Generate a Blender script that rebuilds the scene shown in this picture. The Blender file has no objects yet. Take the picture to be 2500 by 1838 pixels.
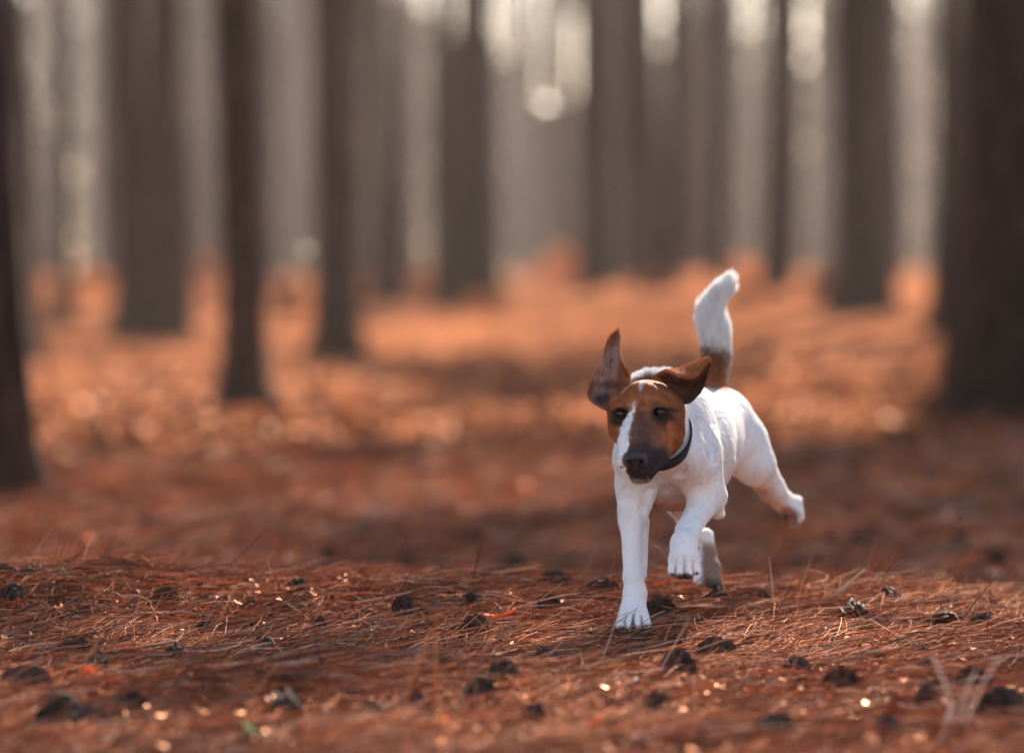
import bpy, math, random
import numpy as np
from mathutils import Vector, Matrix, Euler

SC = bpy.context.scene
R = np.random.RandomState(7)
random.seed(7)
rad = math.radians

# ------------------------------------------------------------------ camera
CAM_H, FPX, HORIZON = 0.62, 9375.0, 656.0        # photo pixels: 2500 x 1838
PITCH = math.atan((919.0 - HORIZON) / FPX)
cam_d = bpy.data.cameras.new('camera')
cam = bpy.data.objects.new('camera', cam_d)
SC.collection.objects.link(cam)
cam.location = (0, 0, CAM_H)
cam.rotation_euler = (math.pi / 2 - PITCH, 0, 0)
cam_d.lens = 135.0
cam_d.sensor_width = 36.0
cam_d.clip_start, cam_d.clip_end = 0.5, 2000.0
cam_d.dof.use_dof = True
cam_d.dof.focus_distance = 6.36
cam_d.dof.aperture_fstop = 2.0
SC.camera = cam

# ------------------------------------------------------------------ light
SUN_EL, SUN_AZ = rad(36), rad(16)                 # azimuth measured from +Y towards +X
SUN = Vector((math.sin(SUN_AZ) * math.cos(SUN_EL), math.cos(SUN_AZ) * math.cos(SUN_EL), math.sin(SUN_EL)))
world = bpy.data.worlds.new('World'); SC.world = world
world.use_nodes = True
nt = world.node_tree
nt.nodes.clear()
sky = nt.nodes.new('ShaderNodeTexSky')
sky.sky_type = 'NISHITA'; sky.sun_disc = False
sky.sun_elevation = SUN_EL; sky.sun_rotation = SUN_AZ
sky.air_density = 1.0; sky.dust_density = 0.7; sky.ozone_density = 1.0
bg = nt.nodes.new('ShaderNodeBackground'); bg.inputs[1].default_value = 0.12
wb = nt.nodes.new('ShaderNodeVectorMath'); wb.operation = 'MULTIPLY'; wb.inputs[1].default_value = (1.0, 0.875, 0.835)   # the photo's warm white balance
out = nt.nodes.new('ShaderNodeOutputWorld')
nt.links.new(sky.outputs[0], wb.inputs[0]); nt.links.new(wb.outputs[0], bg.inputs[0]); nt.links.new(bg.outputs[0], out.inputs[0])
sun_d = bpy.data.lights.new('sun', 'SUN')
sun_d.energy = 5.0; sun_d.angle = rad(0.53); sun_d.color = (1.0, 0.87, 0.72)
sun = bpy.data.objects.new('sun', sun_d); SC.collection.objects.link(sun)
sun.rotation_euler = SUN.to_track_quat('Z', 'Y').to_euler()
sun.location = (5, 20, 20)

SC.view_settings.view_transform = 'Standard'
SC.view_settings.look = 'None'
SC.view_settings.gamma = 1.0
SC.view_settings.use_curve_mapping = False
SC.view_settings.exposure = 1.66
SC.render.engine = 'CYCLES'
cy = SC.cycles
cy.use_denoising = True; cy.denoising_prefilter = 'FAST'
cy.max_bounces = 6; cy.diffuse_bounces = 3; cy.glossy_bounces = 2; cy.transmission_bounces = 3
cy.volume_bounces = 0; cy.sample_clamp_indirect = 4.0; cy.sample_clamp_direct = 0.0
cy.transparent_max_bounces = 8

HAZE = 0.0006

# ------------------------------------------------------------------ helpers
def link(o, parent=None):
    SC.collection.objects.link(o)
    if parent is not None:
        o.parent = parent
    return o

def tag(o, label=None, cat=None, group=None, kind=None):
    if label: o['label'] = label
    if cat: o['category'] = cat
    if group: o['group'] = group
    if kind: o['kind'] = kind
    return o

def empty(name, loc=(0, 0, 0)):
    o = bpy.data.objects.new(name, None)
    o.location = loc
    o.empty_display_size = 0.1
    return link(o)

def mesh_np(name, verts, faces, mat=None, smooth=True):
    """verts (n,3); faces (m,k) all the same k"""
    verts = np.asarray(verts, np.float32); faces = np.asarray(faces, np.int32)
    me = bpy.data.meshes.new(name)
    me.vertices.add(len(verts)); me.vertices.foreach_set('co', verts.ravel())
    k = faces.shape[1]
    me.loops.add(faces.size); me.loops.foreach_set('vertex_index', faces.ravel())
    me.polygons.add(len(faces))
    me.polygons.foreach_set('loop_start', np.arange(0, faces.size, k, dtype=np.int32))
    me.polygons.foreach_set('use_smooth', np.full(len(faces), smooth))
    me.update(calc_edges=True); me.validate()
    if mat is not None: me.materials.append(mat)
    return me

def color_attr(me, cols, name='coat'):
    a = me.attributes.new(name, 'FLOAT_COLOR', 'POINT')
    c = np.ones((len(cols), 4), np.float32); c[:, :3] = cols
    a.data.foreach_set('color', c.ravel())

def sstep(a, b, x):
    t = np.clip((x - a) / (b - a), 0, 1)
    return t * t * (3 - 2 * t)

cp, sp_ = math.cos(PITCH), math.sin(PITCH)
def P(sx, sy, Y):
    """world point on the ray of photo pixel (sx, sy) at depth Y (used to survey where things stand)"""
    cx = (np.asarray(sx, float) - 1250.0) / FPX; cyy = -(np.asarray(sy, float) - 919.0) / FPX
    dy = cp + cyy * sp_
    dz = -sp_ + cyy * cp
    Y = np.asarray(Y, float)
    return np.stack(np.broadcast_arrays(cx / dy * Y, Y, CAM_H + dz / dy * Y), -1)

def project(p):
    p = np.asarray(p, float)
    x, y, z = p[..., 0], p[..., 1], p[..., 2] - CAM_H
    depth = y * cp - z * sp_
    up = y * sp_ + z * cp
    return 1250 + FPX * x / depth, 919 - FPX * up / depth

# value noise for shaping the land and other geometry
def vnoise(x, y, seed=0):
    x = np.asarray(x, float); y = np.asarray(y, float)
    xi = np.floor(x).astype(np.int64); yi = np.floor(y).astype(np.int64)
    xf = x - xi; yf = y - yi
    def h(a, b):
        n = (a * 374761393 + b * 668265263 + seed * 974634777) & 0x7fffffff
        n = ((n ^ (n >> 13)) * 1274126177) & 0x7fffffff
        return ((n ^ (n >> 16)) & 0xffff) / 65535.0
    u = xf * xf * (3 - 2 * xf); v = yf * yf * (3 - 2 * yf)
    return (h(xi, yi) * (1 - u) + h(xi + 1, yi) * u) * (1 - v) + (h(xi, yi + 1) * (1 - u) + h(xi + 1, yi + 1) * u) * v

def land(X, Y):
    X = np.asarray(X, float); Y = np.asarray(Y, float)
    crest = 6.90 - 0.12 * X + 0.08 * np.sin(X * 2.1 + 1)
    h = (0.026 - 0.034 * X) * np.exp(-((Y - crest) / 0.42) ** 2) * sstep(6.0, 6.75, Y)
    h = h - 0.14 * sstep(6.95, 8.6, Y)
    h = h + 0.02 * (vnoise(X * 1.3, Y * 1.0, 3) - 0.5) * sstep(6.6, 8, Y) * 2
    h = h - 0.018 * sstep(6.75, 6.55, Y)
    h = h + 0.012 * (vnoise(X * 4.3, Y * 3.0, 5) - 0.5)
    h = h + 0.006 * (vnoise(X * 15, Y * 12, 6) - 0.5)
    h = h + 0.25 * (vnoise(X * 0.16 + 7, Y * 0.11, 9) - 0.5) * sstep(10, 26, Y)
    h = h + 0.42 * sstep(32, 66, Y) + 0.25 * sstep(0.0, 4.0, X) * sstep(34, 60, Y)
    return h

def ground_at(sx, sy, y0=4.3, y1=120.0):
    """where the ray of a photo pixel first meets the land"""
    Ys = np.geomspace(y0, y1, 1600)
    p = P(sx, sy, Ys)
    below = p[:, 2] <= land(p[:, 0], p[:, 1])
    i = int(np.argmax(below)) if below.any() else len(Ys) - 1
    q = p[i]
    return np.array([q[0], q[1], float(land(q[0], q[1]))])

# ------------------------------------------------------------------ materials
def new_mat(name):
    m = bpy.data.materials.new(name); m.use_nodes = True
    n = m.node_tree; b = n.nodes.get('Principled BSDF')
    return m, n, b

def ramp(n, stops):
    r = n.nodes.new('ShaderNodeValToRGB')
    els = r.color_ramp.elements
    while len(els) > 1: els.remove(els[0])
    els[0].position = stops[0][0]; els[0].color = (*stops[0][1], 1)
    for p, c in stops[1:]:
        e = els.new(p); e.color = (*c, 1)
    return r

def noise_mat(name, stops, scale=20, rough=0.8, bump=0.0, detail=6, stretch=(1, 1, 1), spec=0.3, bscale=None, coords='Object'):
    m, n, b = new_mat(name)
    tc = n.nodes.new('ShaderNodeTexCoord'); mp = n.nodes.new('ShaderNodeMapping')
    mp.inputs['Scale'].default_value = stretch
    nz = n.nodes.new('ShaderNodeTexNoise'); nz.inputs['Scale'].default_value = scale; nz.inputs['Detail'].default_value = detail
    nz.inputs['Roughness'].default_value = 0.65
    r = ramp(n, stops)
    n.links.new(tc.outputs[coords], mp.inputs[0]); n.links.new(mp.outputs[0], nz.inputs[0])
    n.links.new(nz.outputs[0], r.inputs[0]); n.links.new(r.outputs[0], b.inputs['Base Color'])
    b.inputs['Roughness'].default_value = rough
    b.inputs['Specular IOR Level'].default_value = spec
    if bump:
        bp = n.nodes.new('ShaderNodeBump'); bp.inputs['Strength'].default_value = bump; bp.inputs['Distance'].default_value = 0.02
        nz2 = n.nodes.new('ShaderNodeTexNoise'); nz2.inputs['Scale'].default_value = bscale or scale * 2; nz2.inputs['Detail'].default_value = 8
        n.links.new(mp.outputs[0], nz2.inputs[0]); n.links.new(nz2.outputs[0], bp.inputs['Height']); n.links.new(bp.outputs[0], b.inputs['Normal'])
    return m

def attr_mat(name, rough=0.5, spec=0.3, trans=0.0, gloss=0.0, coat_attr='coat', noise=0.0, nscale=200):
    m, n, b = new_mat(name)
    a = n.nodes.new('ShaderNodeAttribute'); a.attribute_name = coat_attr
    src = a.outputs['Color']
    if noise:
        nz = n.nodes.new('ShaderNodeTexNoise'); nz.inputs['Scale'].default_value = nscale; nz.inputs['Detail'].default_value = 4
        tc = n.nodes.new('ShaderNodeTexCoord'); n.links.new(tc.outputs['Object'], nz.inputs[0])
        mr = n.nodes.new('ShaderNodeMapRange'); mr.inputs['To Min'].default_value = 1 - noise; mr.inputs['To Max'].default_value = 1 + noise
        n.links.new(nz.outputs[0], mr.inputs[0])
        mx = n.nodes.new('ShaderNodeVectorMath'); mx.operation = 'SCALE'
        n.links.new(a.outputs['Color'], mx.inputs[0]); n.links.new(mr.outputs[0], mx.inputs['Scale'])
        src = mx.outputs[0]
    n.links.new(src, b.inputs['Base Color'])
    b.inputs['Roughness'].default_value = rough; b.inputs['Specular IOR Level'].default_value = spec
    if gloss:                                    # waxy sheen in the litter's own warm colour
        g = n.nodes.new('ShaderNodeBsdfGlossy'); g.inputs['Color'].default_value = (1.0, 0.56, 0.38, 1); g.inputs['Roughness'].default_value = 0.34
        mix = n.nodes.new('ShaderNodeMixShader'); mix.inputs[0].default_value = gloss
        o = n.nodes.get('Material Output')
        n.links.new(b.outputs[0], mix.inputs[1]); n.links.new(g.outputs[0], mix.inputs[2]); n.links.new(mix.outputs[0], o.inputs[0])
    if trans:
        t = n.nodes.new('ShaderNodeBsdfTranslucent'); n.links.new(src, t.inputs[0])
        mix = n.nodes.new('ShaderNodeMixShader'); mix.inputs[0].default_value = trans
        o = n.nodes.get('Material Output')
        n.links.new(b.outputs[0], mix.inputs[1]); n.links.new(t.outputs[0], mix.inputs[2]); n.links.new(mix.outputs[0], o.inputs[0])
    return m

def flat_mat(name, col, rough=0.6, spec=0.4, metal=0.0, trans=0.0, coat=0.0):
    m, n, b = new_mat(name)
    nz = n.nodes.new('ShaderNodeTexNoise'); nz.inputs['Scale'].default_value = 60
    tc = n.nodes.new('ShaderNodeTexCoord'); n.links.new(tc.outputs['Object'], nz.inputs[0])
    r = ramp(n, [(0.3, tuple(c * 0.8 for c in col)), (0.7, tuple(min(1, c * 1.15) for c in col))])
    n.links.new(nz.outputs[0], r.inputs[0]); n.links.new(r.outputs[0], b.inputs['Base Color'])
    b.inputs['Roughness'].default_value = rough; b.inputs['Specular IOR Level'].default_value = spec
    b.inputs['Metallic'].default_value = metal; b.inputs['Coat Weight'].default_value = coat
    b.inputs['Coat Roughness'].default_value = 0.05
    if trans:
        t = n.nodes.new('ShaderNodeBsdfTranslucent'); n.links.new(r.outputs[0], t.inputs[0])
        mix = n.nodes.new('ShaderNodeMixShader'); mix.inputs[0].default_value = trans
        o = n.nodes.get('Material Output')
        n.links.new(b.outputs[0], mix.inputs[1]); n.links.new(t.outputs[0], mix.inputs[2]); n.links.new(mix.outputs[0], o.inputs[0])
    return m

M = {}
M['soil'] = noise_mat('forest_floor', [(0.33, (0.035, 0.018, 0.012)), (0.44, (0.21, 0.076, 0.036)), (0.56, (0.50, 0.185, 0.085)), (0.72, (0.66, 0.29, 0.145))],
                      scale=3.2, rough=1.0, bump=0.9, bscale=60, detail=10, spec=0.0)
M['needle'] = attr_mat('dry_needle', rough=0.9, spec=0.0, gloss=0.035, coat_attr='tint')
M['flake'] = attr_mat('bark_flake', rough=0.9, spec=0.0, gloss=0.085, coat_attr='tint')
M['flake_far'] = attr_mat('far_bark_flake', rough=0.9, spec=0.0, gloss=0.022, coat_attr='tint')
M['bark'] = noise_mat('pine_bark', [(0.30, (0.008, 0.004, 0.003)), (0.5, (0.028, 0.013, 0.009)), (0.72, (0.085, 0.037, 0.024))],
                      scale=9, rough=0.9, bump=1.0, bscale=25, stretch=(1.6, 1.6, 0.35), spec=0.2)
M['bark_pale'] = noise_mat('pale_pine_bark', [(0.30, (0.14, 0.10, 0.085)), (0.5, (0.30, 0.225, 0.19)), (0.72, (0.46, 0.37, 0.32))],
                      scale=9, rough=0.85, bump=0.8, bscale=25, stretch=(1.6, 1.6, 0.35), spec=0.2)
M['leafage'] = noise_mat('pine_foliage', [(0.3, (0.028, 0.045, 0.018)), (0.7, (0.075, 0.095, 0.035))], scale=2, rough=0.7, spec=0.2)
M['cone'] = noise_mat('pine_cone', [(0.35, (0.014, 0.008, 0.006)), (0.58, (0.075, 0.040, 0.027)), (0.78, (0.21, 0.12, 0.085))], scale=90, rough=0.75, spec=0.25)
M['cone_pale'] = flat_mat('cone_broken_face', (0.55, 0.38, 0.24), rough=0.6)
M['stalk_orange'] = flat_mat('orange_stalk', (0.50, 0.20, 0.07), rough=0.45, trans=0.4)
M['stalk_pale'] = flat_mat('pale_stalk', (0.55, 0.40, 0.27), rough=0.5, trans=0.3)
M['stalk_dark'] = flat_mat('dark_stalk', (0.12, 0.065, 0.04), rough=0.6)
M['stick'] = flat_mat('bare_stick', (0.60, 0.42, 0.31), rough=0.7)
M['leaf_orange'] = flat_mat('orange_leaf', (0.70, 0.20, 0.035), rough=0.4, trans=0.45)
M['leaf_green'] = flat_mat('green_leaf', (0.13, 0.36, 0.10), rough=0.35, trans=0.35)
M['leaf_white'] = flat_mat('bleached_leaf', (0.62, 0.60, 0.60), rough=0.4)
M['leaf_wet'] = flat_mat('glint_leaf', (0.45, 0.32, 0.20), rough=0.25, spec=0.9)  # glossy surface of the added sun-mirroring leaves
M['leather'] = flat_mat('black_leather', (0.016, 0.014, 0.020), rough=0.6, spec=0.15)
M['metal'] = flat_mat('collar_metal', (0.75, 0.74, 0.72), rough=0.18, metal=1.0)
M['nose'] = noise_mat('dog_nose', [(0.3, (0.010, 0.009, 0.013)), (0.7, (0.030, 0.026, 0.034))], scale=900, rough=0.30, bump=0.3, bscale=1400, spec=0.5)
M['claw'] = flat_mat('claw', (0.045, 0.03, 0.028), rough=0.35)
M['pad'] = flat_mat('paw_pad', (0.035, 0.020, 0.018), rough=0.6)
M['fur'] = attr_mat('dog_hair', rough=0.55, spec=0.25, trans=0.30)
M['skin'] = attr_mat('dog_coat', rough=0.8, spec=0.1, noise=0.12, nscale=260)
M['earskin'] = attr_mat('ear_leather', rough=0.7, spec=0.15, trans=0.28, noise=0.2, nscale=150)

# ------------------------------------------------------------------ where the sun falls on the floor
# chosen sunlit spots of the floor; crown clumps shading them are left out (photo pixels / 1.1126): cx, cy, rx, ry
LIT = [(290, 782, 215, 36), (300, 905, 205, 38), (560, 985, 130, 50), (740, 850, 150, 34), (900, 890, 60, 26), (640, 690, 55, 60),
       (925, 625, 50, 35), (1232, 598, 95, 36), (450, 690, 60, 50), (190, 660, 70, 30), (1180, 762, 60, 26), (1450, 735, 180, 18),
       (1050, 1078, 380, 58), (1300, 1078, 180, 48), (1000, 760, 80, 22),
       (1880, 800, 200, 36), (1760, 880, 210, 44), (1980, 940, 120, 30), (1560, 820, 60, 30), (1700, 640, 60, 30),
       (2150, 1190, 100, 22), (2060, 1050, 60, 18), (1850, 690, 90, 22),
       (520, 1275, 270, 60), (860, 1290, 100, 45), (1440, 1318, 180, 36), (1830, 1330, 180, 60), (1300, 1310, 60, 14),
       (120, 1375, 200, 55), (300, 1440, 90, 30), (1700, 1385, 110, 25), (2080, 1420, 130, 22),
       (950, 1575, 300, 42), (500, 1590, 260, 38), (1650, 1560, 420, 50),
       (1000, 1660, 900, 70), (1250, 1600, 800, 36), (2100, 1640, 200, 40), (250, 1530, 60, 20), (200, 1640, 120, 22)]
LITA = np.array(LIT, float)
def lit(X, Y):
    """1 at the chosen sunlit spots, where crown clumps are left out"""
    p = np.stack([X, Y, land(X, Y)], -1)
    Yc = np.maximum(Y, 0.5)
    p[..., 1] = Yc
    sx, sy = project(p)
    px, py = sx * 0.8988, sy * 0.8988
    v = np.zeros(np.shape(X))
    wob = 0.55 * (vnoise(X * 5, Y * 2.2, 21) - 0.5)
    for cx, cyy, rx, ry in LITA:
        v = np.maximum(v, 1 - np.sqrt(((px - cx) / rx) ** 2 + ((py - cyy) / ry) ** 2) * 0.8 + wob * 0.5)
    return v

# ------------------------------------------------------------------ sky-side setting: the ground
def build_ground():
    ys = np.concatenate([np.linspace(-25, 3.5, 12), np.linspace(3.8, 9.5, 190), np.geomspace(9.6, 330, 150)])
    rows = []
    n = 150
    for y in ys:
        w = max(8.0, abs(y) * 1.1 + 3)
        t = np.linspace(-1, 1, n)
        core = 1.6 + max(0, y) * 0.14
        x = np.sign(t) * (np.abs(t) * core * 1.25 + (np.abs(t) ** 6) * (w + 30))
        rows.append(np.stack([x, np.full(n, y)], -1))
    g = np.array(rows)
    z = land(g[..., 0], g[..., 1])
    v = np.concatenate([g, z[..., None]], -1).reshape(-1, 3)
    i = np.arange((len(ys) - 1) * n).reshape(len(ys) - 1, n)[:, :-1].ravel()
    f = np.stack([i, i + 1, i + n + 1, i + n], -1)
    o = link(bpy.data.objects.new('ground', mesh_np('ground', v, f, M['soil'])))
    tag(o, kind='structure')
build_ground()

# ------------------------------------------------------------------ hair-type strands
def strands(name, pts, radii, cols, mat, parent=None, attr='tint'):
    """pts (n,k,3)"""
    n, k = pts.shape[:2]
    hc = bpy.data.hair_curves.new(name)
    hc.add_curves([k] * n)
    hc.attributes['position'].data.foreach_set('vector', pts.astype(np.float32).ravel())
    ra = hc.attributes.get('radius') or hc.attributes.new('radius', 'FLOAT', 'POINT')
    ra.data.foreach_set('value', radii.astype(np.float32).ravel())
    ca = hc.attributes.new(attr, 'FLOAT_COLOR', 'CURVE')
    c = np.ones((n, 4), np.float32); c[:, :3] = cols
    ca.data.foreach_set('color', c.ravel())
    hc.materials.append(mat)
    return link(bpy.data.objects.new(name, hc), parent)

def litter_palette(n):
    base = np.array([(0.33, 0.094, 0.040), (0.20, 0.058, 0.026), (0.45, 0.17, 0.085), (0.050, 0.020, 0.014), (0.70, 0.42, 0.28), (0.22, 0.15, 0.125), (0.55, 0.12, 0.030), (0.17,0.19,0.15)])
    w = np.array([0.25, 0.24, 0.13, 0.20, 0.055, 0.06, 0.05, 0.015])
    c = base[R.choice(len(base), n, p=w)]
    return c * R.uniform(0.68, 1.25, (n, 1)) * [1.0, 1.02, 1.02]

ORD = ['first', 'second', 'third', 'fourth', 'fifth', 'sixth', 'seventh', 'eighth', 'ninth', 'tenth', 'eleventh', 'twelfth']
MARKS_X = [(14, 'the edge tree at the left'), (292, 'the paired dark trunks'), (540, 'the slender leaning trunk'), (736, 'the straight trunk near it'),
           (1022, 'the broad trunk left of centre'), (1316, 'the narrow trunk by the orange hump'), (1694, 'the narrow trunk by the tail'), (1892, 'the broad dusky trunk'), (2205, 'the thick right tree')]
def row_labels(items, what, words=''):
    """items: (px, object): name each by which one it is to the right of a trunk one can find"""
    cnt = {}
    for px, o in sorted(items, key=lambda q: q[0]):
        m = [q for q in MARKS_X if q[0] <= px]
        if m: key = m[-1][1]; cnt[key] = cnt.get(key, 0) + 1; o['label'] = f'{what}, {ORD[min(cnt[key], 12) - 1]} one right of {key}'
        else: cnt['e'] = cnt.get('e', 0) + 1; o['label'] = f'{what}, {ORD[min(cnt["e"], 12) - 1]} one at the very left edge'
MARKS_P = [(413, 1590, 'the upright orange leaf'), (215, 1706, 'the glowing orange leaf'), (1062, 1600, 'the near orange blades'), (1546, 1540, 'the planted paw'),
           (2294, 1700, 'the forked stick'), (618, 1836, 'the green leaf'), (1500, 1820, 'the bottom orange leaves'), (2047, 1660, 'the slender pale stem'),
           (1742, 1440, 'the hovering hind paw'), (2060, 1450, 'the dry grass tuft'), (722, 1450, 'the cone by the pale stem'), (228, 1408, 'the upright open cone'), (1202, 1450, 'the crossed straws'), (2390, 1545, 'the pale broken cone')]
def spot_labels(items, what):
    used = {}
    for (sx, sy), o in items:
        m = sorted(MARKS_P, key=lambda q: math.hypot((q[0] - sx), (q[1] - sy) * 1.6))
        for a in m:
            dx, dy = sx - a[0], sy - a[1]
            side = ('right of' if dx > 0 else 'left of') if abs(dx) > abs(dy) * 1.2 else ('below' if dy > 0 else 'beyond')
            lab = f'{what} {side} {a[2]}'
            if lab not in used: break
        used[lab] = 1; o['label'] = lab

def build_needles():
    allp, allr = [], []
    specs = [  # y0, y1, count, half width factor, length, radius, lift
        (4.55, 5.6, 25000, 0.19, (0.07, 0.14), 0.00075, 0.022),
        (5.6, 7.5, 74000, 0.19, (0.06, 0.15), 0.00065, 0.024),
        (7.5, 10.0, 28000, 0.19, (0.07, 0.14), 0.0010, 0.03),
        (10.0, 16.0, 30000, 0.20, (0.09, 0.16), 0.0016, 0.04)]
    for y0, y1, cnt, hw, (l0, l1), rr, lift in specs:
        Y = R.uniform(y0, y1, cnt); X = R.uniform(-1, 1, cnt) * (Y * hw + 0.12)
        L = R.uniform(l0, l1, cnt)
        # lie mostly across, swirling slowly with place
        az = (vnoise(X * 2.2, Y * 1.6, 31) - 0.5) * 2.2 + R.normal(0, 0.5, cnt) + (R.uniform(0, 1, cnt) < 0.25) * R.uniform(-1.5, 1.5, cnt)
        el = np.abs(R.normal(0, 0.10, cnt)); steep = R.uniform(0, 1, cnt) < 0.006
        el[steep] = R.uniform(0.4, 1.2, steep.sum())
        k = 5
        t = np.linspace(0, 1, k)[None, :]
        bend = R.normal(0, 0.13, cnt)[:, None] * (1 + 3 * (R.uniform(0, 1, (cnt, 1)) < 0.12))
        a = az[:, None] + bend * (t - 0.5) * 2
        d = np.stack([np.cos(a), np.sin(a)], -1) * (L[:, None, None] / (k - 1)) * np.cos(el)[:, None, None]
        pos = np.zeros((cnt, k, 2)); pos[:, 1:] = np.cumsum(d[:, 1:], 1)
        pos += np.stack([X, Y], -1)[:, None, :]
        z = land(pos[..., 0], pos[..., 1])
        clump = vnoise(X * 9, Y * 9, 33) * vnoise(X * 3, Y * 3, 34) * 2
        z = z + (R.uniform(0, 1, cnt) ** 1.5 * lift * (0.5 + clump))[:, None] + (t * (L * np.sin(el))[:, None])
        sag = R.normal(0, 0.004, cnt)[:, None] * np.sin(t * math.pi)
        allp.append(np.concatenate([pos, (z + sag + rr)[..., None]], -1))
        r = np.full((cnt, k), rr) * R.uniform(0.7, 1.3, (cnt, 1)); r[:, -1] *= 0.4
        allr.append(r)
    m = 46; a = R.normal(0, 0.5, m); L = R.uniform(0.05, 0.11, m); t = np.linspace(-0.5, 0.5, 5)[None, :]
    q0 = P(1546, 1538, 6.40); cx0 = q0[0] + R.normal(0, 0.035, m); cy0 = 6.385 + R.uniform(-0.04, 0.03, m)
    px_ = cx0[:, None] + np.cos(a)[:, None] * L[:, None] * t; py_ = cy0[:, None] + np.sin(a)[:, None] * L[:, None] * t * 0.4
    pz_ = land(px_, py_) + R.uniform(0.010, 0.030, m)[:, None] + R.normal(0, 0.16, m)[:, None] * L[:, None] * t
    allp.append(np.stack([px_, py_, pz_], -1)); allr.append(np.full((m, 5), 0.0007))
    p = np.concatenate(allp); r = np.concatenate(allr)
    o = strands('pine_needles', p, r, litter_palette(len(p)), M['needle'])
    tag(o, kind='stuff')
build_needles()

def build_twigs():
    n = 900; k = 6
    Y = 4.6 * (13 / 4.6) ** R.uniform(0, 1, n); X = R.uniform(-1, 1, n) * (Y * 0.15 + 0.1)
    L = R.uniform(0.02, 0.10, n) * (1 + Y * 0.03); a = R.uniform(0, math.pi, n); el = np.abs(R.normal(0, 0.18, n))
    t = np.linspace(-0.5, 0.5, k)[None, :]
    px = X[:, None] + np.cos(a)[:, None] * L[:, None] * t; py = Y[:, None] + np.sin(a)[:, None] * L[:, None] * t
    pz = land(px, py) + 0.012 + (L * np.sin(el))[:, None] * (t + 0.5) + R.normal(0, 0.0022, (n, k))
    rr = R.uniform(0.0010, 0.0030, n)[:, None] * np.linspace(1, 0.6, k)[None, :]
    c = np.array([(0.035, 0.02, 0.015), (0.09, 0.05, 0.035), (0.16, 0.11, 0.09), (0.30, 0.20, 0.14)])[R.choice(4, n, p=[.4, .3, .2, .1])]
    tag(strands('litter_twigs', np.stack([px, py, pz], -1), rr, c, M['needle']), kind='stuff')
build_twigs()

def build_flakes():
    """bits of bark, cone scales and leaf crumbs"""
    V, F, C = [], [], []
    groups = [(4.5, 8.0, 22000, 0.15, 0.0025, 0.009), (7.5, 14.0, 9000, 0.15, 0.006, 0.022), (14, 40, 9000, 0.16, 0.012, 0.05)]
    vs = []; cs = []
    for y0, y1, cnt, hw, s0, s1 in groups:
        Y = R.uniform(y0, y1, cnt) if y1 < 30 else y0 * (y1 / y0) ** R.uniform(0, 1, cnt)
        X = R.uniform(-1, 1, cnt) * (Y * hw + 0.1)
        s = R.uniform(s0, s1, cnt)
        z = land(X, Y) + R.uniform(0.004, 0.026, cnt)
        nrm = np.stack([R.normal(0, 0.5, cnt), R.normal(0, 0.5, cnt), np.ones(cnt)], -1)
        nrm /= np.linalg.norm(nrm, axis=1)[:, None]
        a = R.uniform(0, 6.28, cnt)
        u = np.stack([np.cos(a), np.sin(a), np.zeros(cnt)], -1)
        u -= nrm * (u * nrm).sum(1)[:, None]; u /= np.linalg.norm(u, axis=1)[:, None]
        w = np.cross(nrm, u)
        asp = R.uniform(0.35, 1, cnt)[:, None]
        c = np.stack([X, Y, z], -1)
        s = s[:, None]
        curl = nrm * s * R.uniform(0, 0.4, (cnt, 1))
        q = np.stack([c - u * s - w * s * asp * 0.6 + curl, c + u * s * 0.8 - w * s * asp + 0 * curl, c + u * s + w * s * asp * 0.7 + curl, c - u * s * 0.7 + w * s * asp], 1)
        vs.append(q.reshape(-1, 3)); cs.append(np.repeat(litter_palette(cnt) * R.choice([0.35, 0.8, 1.5], (cnt, 1), p=[.4, .45, .15]), 4, 0))
    for part, mt in ((slice(0, 1), 'flake'), (slice(1, 3), 'flake_far')):
        v = np.concatenate(vs[part]); f = np.arange(len(v)).reshape(-1, 4)
        me = mesh_np('bark_flakes', v, f, M[mt], smooth=False)
        color_attr(me, np.clip(np.concatenate(cs[part]), 0, 0.8), 'tint')
        tag(link(bpy.data.objects.new('litter_flakes', me)), kind='stuff')
build_flakes()

# ------------------------------------------------------------------ trees
def trunk_mesh(h, r, lean, seed, sides=20, rows=34, flare=1.0):
    rs = np.random.RandomState(seed)
    ph = rs.uniform(0, 6.28, 4); wob = rs.uniform(-1, 1, 4)
    zz = np.concatenate([[-0.25], np.geomspace(0.04, h, rows)])
    v = []
    for z in zz:
        t = max(z, 0) / h
        rr = r * (1 - 0.75 * t ** 1.3) * (1 + 0.55 * flare * math.exp(-max(z, 0) / (r * 1.6)))
        cx = lean[0] * z + 0.10 * wob[0] * math.sin(z * 0.5 + ph[0]) * min(1, z / 3 if z > 0 else 0)
        cyy = lean[1] * z + 0.10 * wob[1] * math.sin(z * 0.45 + ph[1]) * min(1, z / 3 if z > 0 else 0)
        a = np.arange(sides) / sides * 2 * math.pi
        bump = 1 + 0.07 * np.sin(a * 5 + ph[2] + z * 1.7) + 0.05 * rs.uniform(-1, 1, sides)
        root = 1 + 0.22 * flare * math.exp(-max(z, 0) / (r * 1.1)) * np.maximum(0, np.sin(a * 4 + ph[3]))
        v.append(np.stack([cx + rr * bump * root * np.cos(a), cyy + rr * bump * root * np.sin(a), np.full(sides, z)], -1))
    v = np.concatenate(v)
    n = len(zz)
    f = []
    for i in range(n - 1):
        for j in range(sides):
            f.append((i * sides + j, i * sides + (j + 1) % sides, (i + 1) * sides + (j + 1) % sides, (i + 1) * sides + j))
    return v, np.array(f), lambda z: np.array([lean[0] * z + 0.10 * wob[0] * math.sin(z * 0.5 + ph[0]), lean[1] * z + 0.10 * wob[1] * math.sin(z * 0.45 + ph[1]), z])

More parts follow.
